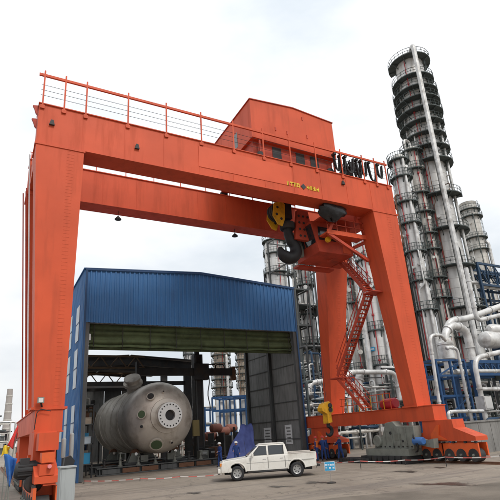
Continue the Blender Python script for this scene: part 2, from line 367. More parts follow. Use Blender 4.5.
# end brackets at the left end of the front girder
for z in (18.9, 18.1):
    mb = MB(); mb.prism([(XL-0.28, z+0.15), (XL-0.02, z+0.2), (XL-0.02, z-0.35), (XL-0.12, z-0.25), (XL-0.2, z)], 'y', YF+0.25, YF+0.4); mb.build('end_bracket', RED, crane)
for p in ((118, 219), (235, 237.5)):
    q = PX(*p, 1, (YR0+YR1)/2); mb = MB(); mb.tube([(q.x, q.y, ZB), (q.x, q.y, ZB-.35)], .02, 6); mb.lathe([(.03, -.35), (.22, -.55), (.22, -.6), (.001, -.6)], (q.x, q.y, ZB), 'z', 14); mb.build('hanging_lamp', DARK, gr)['kind'] = 'stuff'
# end ties between the girders
for x0, x1 in ((XL+0.1, XL+1.3), (XR-1.3, XR-0.1)):
    mb = MB(); mb.box((x0, YG-0.02, ZB+0.25), (x1, YR0+0.02, ZT-0.35)); mb.build('end_tie', ORANGE, crane)

def leg(name, xt0, xt1, xb0, xb1, yt0, yt1, yb0, yb1, zt, zb, marks):
    mb = MB(); mb.hexa([(xb0, yb0, zb), (xb1, yb0, zb), (xb1, yb1, zb), (xb0, yb1, zb)], [(xt0, yt0, zt), (xt1, yt0, zt), (xt1, yt1, zt), (xt0, yt1, zt)])
    g = mb.build('leg', ORANGE, crane)
    fl = MB(); fl.box((xt0-0.06, yt0-0.04, zt-0.02), (xt1+0.06, yt1+0.05, zt+0.075)); fl.build('top_flange', ORANGE, g)
    fl = MB(); fl.box((xb0-0.12, yb0-0.1, zb-0.06), (xb1+0.12, yb1+0.1, zb+0.03)); fl.build('base_flange', ORANGE, g)
    w = MB(); n = 70                           # rows of short diaphragm welds down the front plate
    for i in range(n):
        t = (i+0.5)/n; x0 = lerp(xb0, xt0, t); x1 = lerp(xb1, xt1, t); y = lerp(yb0, yt0, t); z = lerp(zb, zt, t); c = lerp(x0, x1, marks); hw = 0.075*(x1-x0)
        w.box((c-hw, y-0.006, z-0.014), (c+hw, y+0.05, z+0.014))
    w.build('weld_marks', ORANGE, g)['kind'] = 'stuff'
    return g
ZL = 3.97
lg1 = leg('fl', 0.87, 3.17, 1.72, 2.93, YF, 24.1, YF, 23.75, ZB-0.075, ZL, 0.72)
lg2 = leg('rl', 0.87, 3.17, 2.05, 3.0, 28.35, 29.8, 31.4, 32.5, ZB-0.075, ZL, 0.72)
ZRr = 3.36
lg3 = leg('fr', 22.75, 25.05, 23.88, 25.12, YF, 24.25, YF, 23.75, ZB-0.075, ZRr, 0.6)
lg4 = leg('rr', 22.75, 25.05, 23.8, 25.05, 28.35, 29.85, 31.4, 32.3, ZB-0.075, ZRr, 0.6)
# cable conduit and climbing ladder up the outer side of the left legs
for k_, (xa, ya, xb_, yb_) in enumerate(((0.74, 24.0, 1.60, 23.65), (0.72, 28.5, 1.88, 31.5))):
    mb = MB(); mb.tube([(xb_-0.05, yb_, ZL), (xa-0.05, ya, ZB)], 0.035, 8); mb.build('conduit', SIGNW if k_ == 0 else RED, lg1 if k_ == 0 else lg2)
mb = MB(); A = Vector((1.98, 31.2, ZL)); B = Vector((0.80, 28.2, ZB))
for s_ in (0, 0.45): mb.bar(A+Vector((0, -s_, 0)), B+Vector((0, -s_, 0)), 0.05, 0.05)
for i in range(40): p = A.lerp(B, i/40); mb.bar(p, p+Vector((0, -0.45, 0)), 0.03)
mb.build('side_ladder', RED, lg2)
# sill beams, equalisers and wheel bogies
def sill(x0, x1, y0, y1, z0, z1):
    mb = MB(); mb.box((x0, y0, z0), (x1, y1, z1)); s_ = mb.build('sill_beam', ORANGE, crane)
    for z in (z0-0.03, z1-0.01):
        f = MB(); f.box((x0-0.05, y0-0.05, z), (x1+0.05, y1+0.05, z+0.045)); f.build('flange', ORANGE, s_)
sill(23.92, 25.0, 21.5, 35.6, 2.44, 3.3)
sill(1.78, 2.88, 22.55, 35.6, 3.0, 3.9)
def bogie(xc, yc, ztop, sgn, w=0.5):
    e = MB(); yy = lambda t: yc+sgn*t
    pr = [(yy(-1.15), ztop), (yy(1.1), ztop), (yy(1.15), 1.95), (yy(2.5), 1.45), (yy(2.5), 1.22), (yy(-2.4), 1.22), (yy(-2.4), 1.45), (yy(-1.2), 1.75)]
    e.prism(pr, 'x', xc-w, xc+w); eq = e.build('equaliser', ORANGE, crane)
    f = MB(); f.prism([(yy(-0.55), 1.6), (yy(0.0), 2.15), (yy(0.18), 2.15), (yy(0.05), 1.55), (yy(0.55), 1.3), (yy(-0.55), 1.3)], 'x', xc-w-0.09, xc-w+0.02); f.build('gusset', ORANGE_B, eq)
    for bsg in (-1.28, 1.28):
        b_ = MB(); c = yc+bsg
        for sx in (-1, 1): b_.box((xc+sx*0.36-0.05, c-1.2, 0.40), (xc+sx*0.36+0.05, c+1.2, 1.1))
        b_.box((xc-0.30, c-0.25, 0.75), (xc+0.30, c+0.25, 1.215)); bo = b_.build('bogie_frame', ORANGE_B, crane)
        for k_ in (-0.82, 0.0, 0.82):
            wh = MB(); wh.lathe([(0, -0.44), (0.1, -0.44), (0.12, -0.425), (0.24, -0.425), (0.34, -0.43), (0.36, -0.36), (0.36, 0.14), (0.0, 0.14)], (xc, c+k_, 0.465), 'x', 20); wh.build('wheel', DARK, bo)
            hb = MB(); hb.lathe([(0, -0.50), (0.06, -0.50), (0.08, -0.43)], (xc, c+k_, 0.465), 'x', 12); hb.build('axle_cap', GREYM, bo)
        for k_ in (-1.1, -0.41, 0.41, 1.1):
            t = MB(); t.box((xc-0.46, c+k_-0.07, 1.1), (xc-0.34, c+k_+0.07, 1.2)); t.build('pin_block', DARK, bo)
    return eq
bogie(24.45, 21.4, 2.42, -1); bogie(24.45, 33.5, 2.42, 1); _l = (PX(40, 440, 1, 19.3).x+PX(58.5, 440, 1, 19.3).x)/2
bogie(_l, 21.75, 2.97, -1, .40); bogie(2.35, 33.5, 2.97, 1)
# foot of the near left leg: floodlight, drive boxes, motor
def pxbox(x0, y0, x1, y1, Y0, Y1, m, name, parent):
    a = PX(x0, y1, 1, Y0); b = PX(x1, y0, 1, Y0); mb = MB(); mb.box((a.x, Y0, a.z), (b.x, Y1, b.z)); return mb.build(name, m, parent)
fd = pxbox(37.5, 397, 44.5, 403, 22.25, 22.45, GREYM, 'floodlight', crane); pxbox(38.6, 398, 43.4, 402, 22.24, 22.26, LAMP, 'lens', fd)
mb = MB(); mb.tube([PX(41, 403, 1, 22.45), PX(42, 407, 1, 22.6)], 0.04, 6); mb.build('bracket', DARK, fd)
mb = MB(); mb.tube(bend([PX(34, 430, 1, 22.4), PX(37, 412, 1, 22.35), PX(41, 409, 1, 22.4), PX(51, 411, 1, 22.4)], .2), 0.018, 6); mb.build('cable', BLACK, crane)
pxbox(38, 432, 59.5, 451, 19.6, 21.4, ORANGE, 'drive_housing', crane)
pxbox(41.5, 452, 55, 463, 19.2, 19.9, ORANGE_B, 'drive_box', crane)
db = pxbox(39, 463.5, 55, 476, 19.25, 20.1, ORANGE, 'drive_box', crane)
mb = MB(); q = PX(49.5, 466.5, 1, 19.2); mb.lathe([(0, -0.12), (0.06, -0.12), (0.075, -0.05), (0.075, 0.06)], q, 'y', 14); mb.build('warning_lamp', mat('pink_lens', (0.75, 0.25, 0.25), 0.3), db)
pxbox(43, 477, 56, 486, 19.3, 20.2, ORANGE, 'drive_box', crane)
mb = MB(); c = PX(29, 470, 1, 20.4); mb.lathe([(0, -0.5), (0.2, -0.5), (0.24, -0.46), (0.28, -0.40), (0.28, 0.25), (0.24, 0.3), (0.16, 0.55), (0, 0.55)], c, 'x', 20)
for i in range(12): a = 2*pi*i/12; mb.bar(c+Vector((-0.38, cos(a)*0.29, sin(a)*0.29)), c+Vector((0.22, cos(a)*0.29, sin(a)*0.29)), 0.03, 0.05)
mt = mb.build('drive_motor', DARK, crane)
pxbox(20, 458, 30, 466, 20.2, 20.7, DARK, 'terminal_box', mt)
mb = MB(); c2 = PX(33, 483, 1, 20.4); mb.lathe([(0, -0.25), (0.28, -0.25), (0.32, -0.2), (0.32, 0.2), (0.28, 0.25), (0, 0.25)], c2, 'y', 18); mb.build('gear_case', DARK, mt)

# festoon rail along the front girder
px_posts = [1.02, 2.06, 3.15, 5.4, 7.62, 9.8, 11.96, 14.1, 16.14, 18.23, 20.45, 22.43, 23.6, 24.65]
ft = MB(); y = YF+0.02
ft.box((0.75, y-0.05, ZT+1.66), (24.85, y+0.05, ZT+1.80)); rail = ft.build('festoon_rail', ORANGE, crane)
for x in px_posts:
    p = MB(); p.box((x-0.04, y-0.045, ZT-0.25), (x+0.04, y-0.005+0.01, ZT+2.02)); p.box((x-0.11, y-0.055, ZT-0.33), (x+0.11, y-0.006, ZT-0.12)); p.build('rail_post', ORANGE, crane)
for dz in (0.5, 0.82, 1.14):
    p = MB(); p.tube([(0.9, y+0.02, ZT+dz), (24.7, y+0.02, ZT+dz)], 0.011, 6); p.build('guard_wire', DARK, crane)
for i in range(7):
    x0 = (20.0, 20.5, 20.95, 22.0, 22.4, 23.15, 24.0)[i]; x1 = x0+(.5, .45, .8, .4, .55, .75, .5)[i]; hh = (1.35, 1.55, 1.3, 1.5, 1.25, 1.6, 1.1)[i]
    for k_ in range(3):
        pts = [(lerp(x0, x1, t/12), y+0.12+0.07*k_, ZT+1.66-hh*(1-k_*0.08)*(1-(2*t/12-1)**4)) for t in range(13)]
        f = MB(); f.tube(pts, 0.05, 7); f.build('festoon_cable', BLACK, rail)
    tr = MB(); tr.box((x0-0.09, y-0.03, ZT+1.5), (x0+0.09, y+0.32, ZT+1.655)); tr.build('cable_trolley', DARK, rail)
mb = MB()
mb.lathe([(0, -0.3), (0.75, -0.3), (0.75, -0.25), (0.35, -0.22), (0.35, 0.22), (0.75, 0.25), (0.75, 0.3), (0, 0.3)], (22.3, 24.6, ZT+0.95), 'y', 22)
mb.box((21.9, 24.2, ZT+0.001), (22.7, 25.0, ZT+0.4)); mb.build('cable_reel', DARK, crane)
for i in range(9):
    x0 = 21.7+.13*i; pts = [(x0+.05*sin(t*1.3+i), 23.5+.12*sin(i*2), ZT+.05+1.75*t/8+.1*sin(i)) for t in range(9)]; f = MB(); f.tube(pts+[(x0+.2, 24.2, ZT+1.5)], .06, 6); f.build('cable_bundle', BLACK, crane)
mb = MB(); mb.tube(bend([(22.0, 24.4, ZT+1.6), (22.1, 24.3, ZT+2.3), (22.8, 24.3, ZT+2.5), (23.2, 24.2, ZT+2.2)], .4), 0.03, 6); mb.build('cable', BLACK, crane)
# rear handrail
mb = MB()
for z in (0.55, 1.1): mb.box((XL, YR1-0.1, ZT+z), (XR, YR1-0.06, ZT+z+0.04))
for i in range(13): x = lerp(XL+.1, XR-.1, i/12); mb.box((x-.025, YR1-0.105, ZT), (x+.025, YR1-0.055, ZT+1.13))
mb.build('rear_handrail', ORANGE, crane)

# operator cab, platform and struts under the right end
cb = MB(); cb.hexa([(19.4, 24.9, 14.05), (22.4, 24.9, 14.05), (22.4, 27.6, 14.05), (19.4, 27.6, 14.05)], [(18.9, 24.9, 16.3), (22.4, 24.9, 16.3), (22.4, 27.6, 16.3), (18.9, 27.6, 16.3)])
cabo = cb.build('operator_cab', RED, crane)
for y0, y1 in ((25.0, 26.15), (26.3, 27.5)):
    g = MB(); g.hexa([(19.2, y0, 14.75), (19.25, y0, 14.75), (19.25, y1, 14.75), (19.2, y1, 14.75)], [(18.88, y0, 16.1), (18.95, y0, 16.1), (18.95, y1, 16.1), (18.88, y1, 16.1)]); g.build('window', GLASS, cabo)
for x0, x1 in ((19.45, 20.3), (20.5, 21.3)):
    g = MB(); g.box((x0, 24.88, 14.95), (x1, 24.95, 15.95)); g.build('window', GLASS, cabo)
g = MB(); g.box((21.5, 24.87, 14.15), (22.2, 24.95, 16.0)); g.build('door', ORANGE, cabo)
for a_, b_ in (((19.3, 24.0, 16.3), (22.7, 28.35, 16.42)), ((19.4, 27.62, 13.85), (22.7, 28.3, 14.0))): mb = MB(); mb.box(a_, b_); mb.build('cab_deck', RED, crane)
for x in (19.6, 22.3):
    for yy_ in (24.0, 28.3): mb = MB(); mb.bar((x, yy_, 16.3), (x, yy_, ZB), 0.18); mb.build('hanger', RED, crane)
# access deck and rail below the front girder
mb = MB(); mb.box((19.5, 23.9, 15.1), (22.85, 24.85, 15.22)); mb.box((19.45, 23.86, 15.0), (22.9, 23.92, 15.32)); mb.build('access_deck', ORANGE, crane)
for z in (15.75, 16.25): mb = MB(); mb.bar((19.5, 23.9, z), (22.8, 23.9, z), 0.05); mb.build('deck_rail', RED, crane)
for i in range(5): mb = MB(); x = 19.55+i*0.8; mb.bar((x, 23.9, 15.2), (x, 23.9, 16.3), 0.05); mb.build('deck_post', RED, crane)
for a_, b_ in (((19.6, 24.0, 15.05), (22.85, 23.95, 13.4)), ((21.0, 26.2, 14.0), (23.2, 24.0, 15.0)), ((19.6, 24.0, 15.1), (20.5, 23.9, 16.75))):
    mb = MB(); mb.bar(a_, b_, 0.2, 0.2); mb.build('strut', RED, crane)
mb = MB(); mb.lathe([(0, -0.1), (0.2, -0.1), (0.2, 0.1), (0, 0.1)], PX(328, 239.5, 1, 24.4), 'y', 14); mb.build('beacon', YELLOW, crane)
# perforated red plate hanging under the girders beside the hook, tarpaulin-wrapped hoist motor
a, b = PX(295, 209, 1, 25.6), PX(311, 241, 1, 25.6)
mb = MB(); mb.hexa([(a.x-.2, 25.6, b.z), (b.x+.3, 25.6, b.z), (b.x+.3, 25.9, b.z), (a.x-.2, 25.9, b.z)], [(a.x+.2, 25.6, ZB+.6), (b.x, 25.6, ZB+.6), (b.x, 25.9, ZB+.6), (a.x+.2, 25.9, ZB+.6)]); pp = mb.build('hanger_plate', RED, crane)
for i in range(3):
    for j in range(4):
        mb = MB(); mb.lathe([(0, -0.03), (0.09, -0.03), (0.09, 0.03)], (lerp(a.x+.25, b.x-.1, i/2), 25.6, lerp(b.z+.3, a.z-.5, j/3)), 'y', 10); mb.build('bolt', DARK, pp)
mb = MB(); c = PX(331, 211, 1, 23.5); rg = random.Random(5); prof = []
vs_, fs_ = [], []
nu, nv = 18, 10
for i in range(nv+1):
    ph = pi*i/nv
    for j in range(nu):
        th = 2*pi*j/nu; r_ = 0.82+0.14*sin(3*th+2*ph)+rg.uniform(-.07, .07)
        vs_.append((c.x+1.3*r_*sin(ph)*cos(th), c.y+0.8*r_*sin(ph)*sin(th), c.z+0.85*r_*cos(ph)))
for i in range(nv):
    for j in range(nu): fs_.append((i*nu+j, i*nu+(j+1) % nu, (i+1)*nu+(j+1) % nu, (i+1)*nu+j))
mb.add(vs_, fs_); mb.build('wrapped_motor', mat('black_tarpaulin', (0.02, 0.02, 0.022), 0.3, 0, 0.3, 2, bump=0.6, bscale=4), crane, 50)
# stairs on the inner side of the right legs
def stair(p, q, w=0.65, n=16):
    p = Vector(p); q = Vector(q); st = thing_part('staircase')
    for dx in (-w/2, w/2):
        m_ = MB(); m_.bar(p+Vector((dx, 0, 0)), q+Vector((dx, 0, 0)), 0.05, 0.24); m_.build('stringer', RED, st)
        for hz in (0.55, 1.0): m_ = MB(); m_.bar(p+Vector((dx, 0, hz)), q+Vector((dx, 0, hz)), 0.04); m_.build('handrail', RED, st)
        m_ = MB()
        for i in range(5): a_ = p.lerp(q, (i+.2)/5); m_.bar(a_+Vector((dx, 0, 0.05)), a_+Vector((dx, 0, 1.0)), 0.035)
        m_.build('baluster', RED, st)['kind'] = 'stuff'
    for i in range(n):
        a_ = p.lerp(q, (i+0.5)/n); m_ = MB(); m_.box((a_.x-w/2+.03, a_.y-0.13, a_.z-0.015), (a_.x+w/2-.03, a_.y+0.13, a_.z+0.02)); m_.build('step', ORANGE, st)
def thing_part(name):
    o = bpy.data.objects.new(name, None); COL.objects.link(o); o.parent = crane; o.matrix_parent_inverse = WINV[crane.name]; return o
sx = 22.75
stair((sx, 26.5, 14.1), (sx, 24.2, 11.2), n=12); stair((sx, 24.3, 11.0), (sx, 28.4, 5.9), n=20); stair((sx, 28.4, 5.7), (sx, 26.0, 3.4), n=10)
for a_, b_ in (((22.3, 23.4, 10.98), (23.5, 24.4, 11.06)), ((22.3, 28.2, 5.74), (23.9, 29.4, 5.82)), ((22.3, 26.3, 14.0), (23.2, 27.5, 14.08))):
    mb = MB(); mb.box(a_, b_); mb.build('landing', RED, crane)
# walkway railing and a red drum on the sill beam
for i in range(9):
    mb = MB(); yy_ = 25.0+i*0.65; mb.bar((23.95, yy_, 3.3), (23.95, yy_, 4.35), 0.045); mb.build('deck_post', YELLOW if i % 2 else ORANGE, crane)
for z in (3.85, 4.35): mb = MB(); mb.bar((23.95, 24.9, z), (23.95, 30.4, z), 0.045); mb.build('deck_rail', ORANGE, crane)
mb = MB(); mb.lathe([(0, -0.65), (0.3, -0.65), (0.36, -0.55), (0.36, 0.55), (0.3, 0.65), (0, 0.65)], (24.4, 25.6, 3.68), 'y', 16); mb.build('oil_drum', mat('crimson_paint', (0.38, 0.02, 0.03), 0.4), crane)

# ------------------------------------------------------------------ trolley with machine house
tro = thing('hoist_trolley', 'orange gabled machine house of the hoist trolley on top of the girders', 'crane trolley', (17, 26, ZT+0.13))
hx0, hx1, hy0, hy1 = 13.62, 20.5, 23.15, 28.9
mb = MB(); mb.box((hx0+.2, hy0+.35, ZT+0.3), (hx1-.2, hy1-.3, 20.75)); mb.build('lower_house', RED, tro)
xm = (hx0+hx1)/2; zt0, zrg = 23.68, 23.98
mb = MB(); mb.hexa([(hx0, hy0, 20.75), (hx1, hy0, 20.62), (hx1, hy1, 20.62), (hx0, hy1, 20.75)], [(hx0, hy0, zt0), (hx1, hy0, zt0), (hx1, hy1, zt0), (hx0, hy1, zt0)])
up_ = mb.build('house_wall', ORANGE, tro)
mb = MB(); mb.prism([(hx0-.06, zt0+.002), (xm, zrg), (hx1+.06, zt0+.002), (hx1+.06, zt0+.06), (xm, zrg+.06), (hx0-.06, zt0+.06)], 'y', hy0-.06, hy1+.06); mb.build('roof', RED, tro)
mb = MB(); mb.prism([(hx0, zt0), (hx1, zt0), (xm, zrg)], 'y', hy0+.004, hy1-.004); mb.build('gable', ORANGE, tro)
for p in ((275.5, 129), (287, 133), (302, 119), (307, 137)):
    q = PX(*p, 1, hy0); mb = MB(); mb.box((q.x-.04, hy0-.04, q.z-.14), (q.x+.04, hy0+.01, q.z+.14)); mb.build('lug', RED, up_)
mb = MB(); mb.box((hx0-.012, 25.2, 21.2), (hx0+.02, 25.9, 22.4)); mb.build('window', GLASS, up_)
for x in (15.3, 17.2, 18.4): mb = MB(); mb.box((x, hy0+.32, 19.6), (x+.7, hy0+.4, 20.6)); mb.build('louvre', DARK, tro)
for x in (hx0+.6, hx1-.6):
    for yy_ in ((YF+YG)/2, (YR0+YR1)/2):
        mb = MB(); mb.lathe([(0, -0.12), (0.26, -0.12), (0.28, -.1), (0.28, 0.1), (0.26, .12), (0, .12)], (x, yy_, ZT+.41), 'y', 16); mb.build('wheel', DARK, tro)
for x in (14.2, 20.3):
    mb = MB(); mb.bar((x, hy0+.1, 20.75), (x, hy0+.1, ZT+.15), .1); mb.build('post', RED, tro)

# ------------------------------------------------------------------ main hook hanging between the girders
hk = thing('hook_block', 'black crane hook with yellow cheek plates hanging between the girders', 'hook', (17.1, 26.1, 13.2))
yh = 26.1; c = PX(277, 216, 1, yh)
for s_, dy in ((-1, -0.42), (1, 0.42)):
    mb = MB(); mb.prism([(c.x-.62, c.z-.25), (c.x-.45, c.z+.75), (c.x+.12, c.z+1.0), (c.x+.45, c.z+.8), (c.x+.35, c.z-.35), (c.x+.1, c.z-.95), (c.x-.25, c.z-.85)], 'y', yh+dy-.04, yh+dy+.04); ck = mb.build('cheek_plate', YELLOW, hk)
    for ox, oz in ((-.2, .45), (-.3, -.1), (.05, -.4)): mb = MB(); mb.lathe([(0, -.06), (.1, -.06), (.1, .06), (0, .06)], (c.x+ox, yh+dy, c.z+oz), 'y', 10); mb.build('pin', DARK, ck)
for k_ in (-.25, 0, .25):
    mb = MB(); mb.lathe([(.1, -.08), (.6, -.09), (.66, -.1), (.6, -.03), (.6, .03), (.66, .1), (.6, .09), (.1, .08)], (c.x+.05, yh+k_, c.z+.3), 'y', 22); mb.build('sheave', DARK, hk)
mb = MB(); mb.box((c.x-.05, yh-.35, c.z-.2), (c.x+1.05, yh+.35, c.z+1.0)); mb.build('counterweight', BLACK, hk)
hc = PX(288, 249, 1, yh); pts = []; rs = []
top = Vector((hc.x+.12, yh, hc.z+1.9))
pts.append(top); rs.append(.30); pts.append(Vector((hc.x+.15, yh, hc.z+1.1))); rs.append(.34)
R_ = 0.66
for i in range(15):
    a = radians(62-i*17.5); pts.append(Vector((hc.x+R_*cos(a), yh, hc.z+R_*sin(a)))); rs.append(.36+.09*sin(pi*i/14)-(.2 if i > 11 else 0)*(i-11)/3)
mb = MB(); mb.tube(pts, rs, 12); mb.build('hook', BLACK, hk)
mb = MB(); mb.lathe([(0, -.25), (.5, -.25), (.55, -.2), (.55, .2), (.5, .25), (0, .25)], (hc.x+.13, yh, hc.z+1.75), 'z', 18); mb.build('swivel', DARK, hk)
a, b = PX(295, 232, 1, 26.6), PX(303.5, 257, 1, 26.6)
mb = MB(); mb.box((a.x, 26.5, b.z), (b.x, 26.9, a.z)); mb.build('ballast_box', GREYM, hk)
for k_ in range(6):
    x = c.x-.4+.16*k_; mb = MB(); mb.tube([(x, yh-.2+.08*k_, c.z+.3), (x, yh-.2+.08*k_, ZT+.4)], .025, 5); mb.build('rope', DARK, hk)

# auxiliary yellow hook low in front of the rear right leg
ax_ = PX(326, 412, 1, 29.6)
ah = thing('auxiliary_hook', 'small yellow hook block with black hook hanging low beside the far right leg', 'hook', (ax_.x, ax_.y, ax_.z-2))
u = m_per_px(ax_)
mb = MB(); mb.prism([(ax_.x-4*u, ax_.z+8*u), (ax_.x+2*u, ax_.z+10*u), (ax_.x+6*u, ax_.z+6*u), (ax_.x+6*u, ax_.z+0*u), (ax_.x+3*u, ax_.z-2*u), (ax_.x+3.5*u, ax_.z-10*u), (ax_.x-1.5*u, ax_.z-11*u), (ax_.x-1.5*u, ax_.z-2*u), (ax_.x-7*u, ax_.z+1*u), (ax_.x-7*u, ax_.z+4*u)], 'y', 29.3, 29.9); bl = mb.build('block', YELLOW, ah)
for oz in (2, 6): mb = MB(); mb.lathe([(0, -.36), (.17, -.36), (.17, .36), (0, .36)], (ax_.x+2.5*u, 29.6, ax_.z+oz*u), 'y', 12); mb.build('pin', DARK, bl)
hp = [Vector((ax_.x+1*u, 29.6, ax_.z-10*u)), Vector((ax_.x+1*u, 29.6, ax_.z-14*u))]+[Vector((ax_.x+1*u+.28*cos(radians(80-i*24)), 29.6, ax_.z-18*u+.3*sin(radians(80-i*24)))) for i in range(11)]
mb = MB(); mb.tube(hp, [.12, .14]+[.13]*8+[.1, .07, .04], 10); mb.build('hook', BLACK, ah)
for k_ in (-1, 1): mb = MB(); mb.tube([(ax_.x+k_*.12, 29.6, ax_.z+6*u), (ax_.x+k_*.12, 29.6, ZT)], .016, 5); mb.build('rope', DARK, ah)

# ================================================================== BLUE SHELTER
X0, X1, Y0, Y1, ZE, ZC, ZR = 5.5, 23.72, 35.03, 44.8, 14.67, 10.63, 15.2
she = thing('blue_shelter', 'blue corrugated steel shelter open at both ends with a rolled green curtain', 'building', (14.6, 40, 0))
def ztop(x): return ZE+(ZR-ZE)*(1-abs((x-(X0+X1)/2)/((X1-X0)/2)))
def corrug_x(x0, x1, y, zb, zt, name, parent, pitch=0.36, depth=0.06, m=BLUE):
    mb = MB(); n = max(2, int((x1-x0)/pitch)); pts = []
    for i in range(n):
        a = x0+(x1-x0)*i/n; p_ = (x1-x0)/n
        pts += [(a, 0), (a+p_*.55, 0), (a+p_*.65, depth), (a+p_*.90, depth)]
    pts.append((x1, 0)); k = len(pts); th = 0.02
    vs = [(x, y-d, zb) for x, d in pts]+[(x, y-d, zt(x) if callable(zt) else zt) for x, d in pts]
    vs += [(x, y-d+th, zb) for x, d in pts]+[(x, y-d+th, zt(x) if callable(zt) else zt) for x, d in pts]
    fs = [(i, i+1, k+i+1, k+i) for i in range(k-1)]+[(2*k+i+1, 2*k+i, 3*k+i, 3*k+i+1) for i in range(k-1)]
    fs += [(i, 2*k+i, 2*k+i+1, i+1) for i in range(k-1)]+[(k+i, k+i+1, 3*k+i+1, 3*k+i) for i in range(k-1)]
    mb.add(vs, fs); return mb.build(name, m, parent, 20)
def corrug_y(y0, y1, x, zb, zt, name, parent, sgn, pitch=0.36, depth=0.06, m=BLUE):
    mb = MB(); n = max(2, int((y1-y0)/pitch)); pts = []
    for i in range(n):
        a = y0+(y1-y0)*i/n; p_ = (y1-y0)/n; pts += [(a, 0), (a+p_*.55, 0), (a+p_*.65, depth), (a+p_*.90, depth)]
    pts.append((y1, 0)); k = len(pts); th = 0.02
    vs = [(x+sgn*d, y, zb) for y, d in pts]+[(x+sgn*d, y, zt) for y, d in pts]+[(x+sgn*(d-th), y, zb) for y, d in pts]+[(x+sgn*(d-th), y, zt) for y, d in pts]
    fs = [(i, i+1, k+i+1, k+i) for i in range(k-1)]+[(2*k+i+1, 2*k+i, 3*k+i, 3*k+i+1) for i in range(k-1)]
    mb.add(vs, fs); return mb.build(name, m, parent, 20)
fw = corrug_x(X0+.1, X1-.1, Y0, ZC, lambda x: ztop(x)-.02, 'front_cladding', she)
mb = MB()
mb.prism([(X0, ZE-.12), ((X0+X1)/2, ZR-.12), (X1, ZE-.12), (X1+.05, ZE+.06), ((X0+X1)/2, ZR+.06), (X0-.05, ZE+.06)], 'y', Y0-.12, Y0-.068); mb.build('verge_trim', BLUE_S, fw)
for x in (X0, X1):
    s_ = 1 if x > 10 else -1
    mb = MB(); mb.box((min(x, x-s_*.12), Y0-.1, 0), (max(x, x-s_*.12)+.02, Y0-.068, ZE)); mb.build('corner_trim', BLUE_S, fw)
mb = MB(); mb.box((X0+.02, Y0+.03, ZC-.06), (X1-.02, Y0+.25, ZC+.3)); mb.build('lintel_beam', DGREY, she)
lw_ = corrug_y(Y0, Y1, X0-.002, 0.02, ZE, 'side_wall', she, -1)
for zz0, zz1 in ((9.6, 12.3), (6.2, 9.0), (2.6, 5.0)):
    for yy0 in (36.6, 40.1, 42.6):
        mb = MB(); mb.box((X0-.09, yy0, zz0), (X0-.066, yy0+1.35, zz1)); wn_ = mb.build('window', WINDOWP, lw_)
        mb = MB(); mb.box((X0-.11, yy0-.08, (zz0+zz1)/2-.04), (X0-.092, yy0+1.43, (zz0+zz1)/2+.04)); mb.build('window_bar', BLUE_S, wn_)
rw_ = corrug_y(Y0, Y1, X1+.002, 0.02, ZE, 'side_wall', she, 1)
# posts and beams of the frame
for x in (X0+.22, X1-.22):
    for y in (Y0+.2, 39.9, Y1-.2):
        mb = MB(); mb.box((x-.17, y-.17, 0.0), (x+.17, y+.17, .03))
        if y < 36: mb.box((x-.21, y-.19, .031), (x+.21, y-.172, ZC))
        for sx_ in (-1, 1): mb.box((x+sx_*.15-.02, y-.17, .03), (x+sx_*.15+.02, y+.17, ZE-.15))
        mb.box((x-.13, y-.02, .03), (x+.13, y+.02, ZE-.15)); mb.build('column', DGREY, she)
# slate grey inner panels of the right side, each a piece
for bay in ((Y0+.40, 39.7), (40.1, Y1-.4)):
    for i in range(9):
        z0 = .1+i*1.56; mb = MB(); d_ = random.uniform(-.012, .012); mb.box((X1-.13+d_, bay[0]+.02, z0), (X1-.05, bay[1]-.02, z0+1.52)); mb.build('wall_panel', PANEL, rw_)
    for i in range(9): mb = MB(); mb.box((X1-.2, bay[0], 1.6+i*1.56), (X1-.135, bay[1], 1.67+i*1.56)); mb.build('girt', DGREY, rw_)
for p0_, p1_ in (((264, 428), (272, 445)), ((285, 425), (293, 444))):
    a = PX(*p0_, 0, X1-.15); b = PX(*p1_, 0, X1-.15); mb = MB(); mb.box((X1-.19, min(a.y, b.y), b.z), (X1-.145, max(a.y, b.y), a.z)); nb = mb.build('notice_board', SIGNW, rw_)
    for j in range(5): zz = lerp(b.z, a.z, .12+.17*j); mb = MB(); mb.box((X1-.198, min(a.y, b.y)+.15, zz), (X1-.189, max(a.y, b.y)-.2-.1*(j % 2), zz+.12)); mb.build('printed_line', PANEL, nb)
for y in (Y0+.3, 38.3, 41.5, Y1-.2):
    mb = MB(); xm = (X0+X1)/2
    mb.bar((X0+.1, y, ZE-.2), (xm, y, ZR-.2), .16, .26); mb.bar((xm, y, ZR-.2), (X1-.1, y, ZE-.2), .16, .26); mb.bar((X0+.1, y, ZC+.6), (X1-.1, y, ZC+.6), .16, .22)
    for i in range(12):
        x = lerp(X0+.4, X1-.4, i/11); x2 = lerp(X0+.4, X1-.4, (i+(1 if i < 6 else -1))/11)
        mb.bar((x, y, ZC+.6), (x2, y, ztop(x2)-.25), .08)
    mb.build('roof_truss', DGREY, she)['kind'] = 'stuff'
for s_ in (0, 1):
    xa, xb = (X0-.15, (X0+X1)/2) if s_ == 0 else ((X0+X1)/2, X1+.15)
    za, zb_ = (ZE+.03, ZR+.07) if s_ == 0 else (ZR+.07, ZE+.03)
    mb = MB(); mb.hexa([(xa, Y0-.1, za-.03), (xb, Y0-.1, zb_-.03), (xb, Y1+.2, zb_-.03), (xa, Y1+.2, za-.03)], [(xa, Y0-.1, za+.03), (xb, Y0-.1, zb_+.03), (xb, Y1+.2, zb_+.03), (xa, Y1+.2, za+.03)]); mb.build('roof_sheet', BLUE, she)
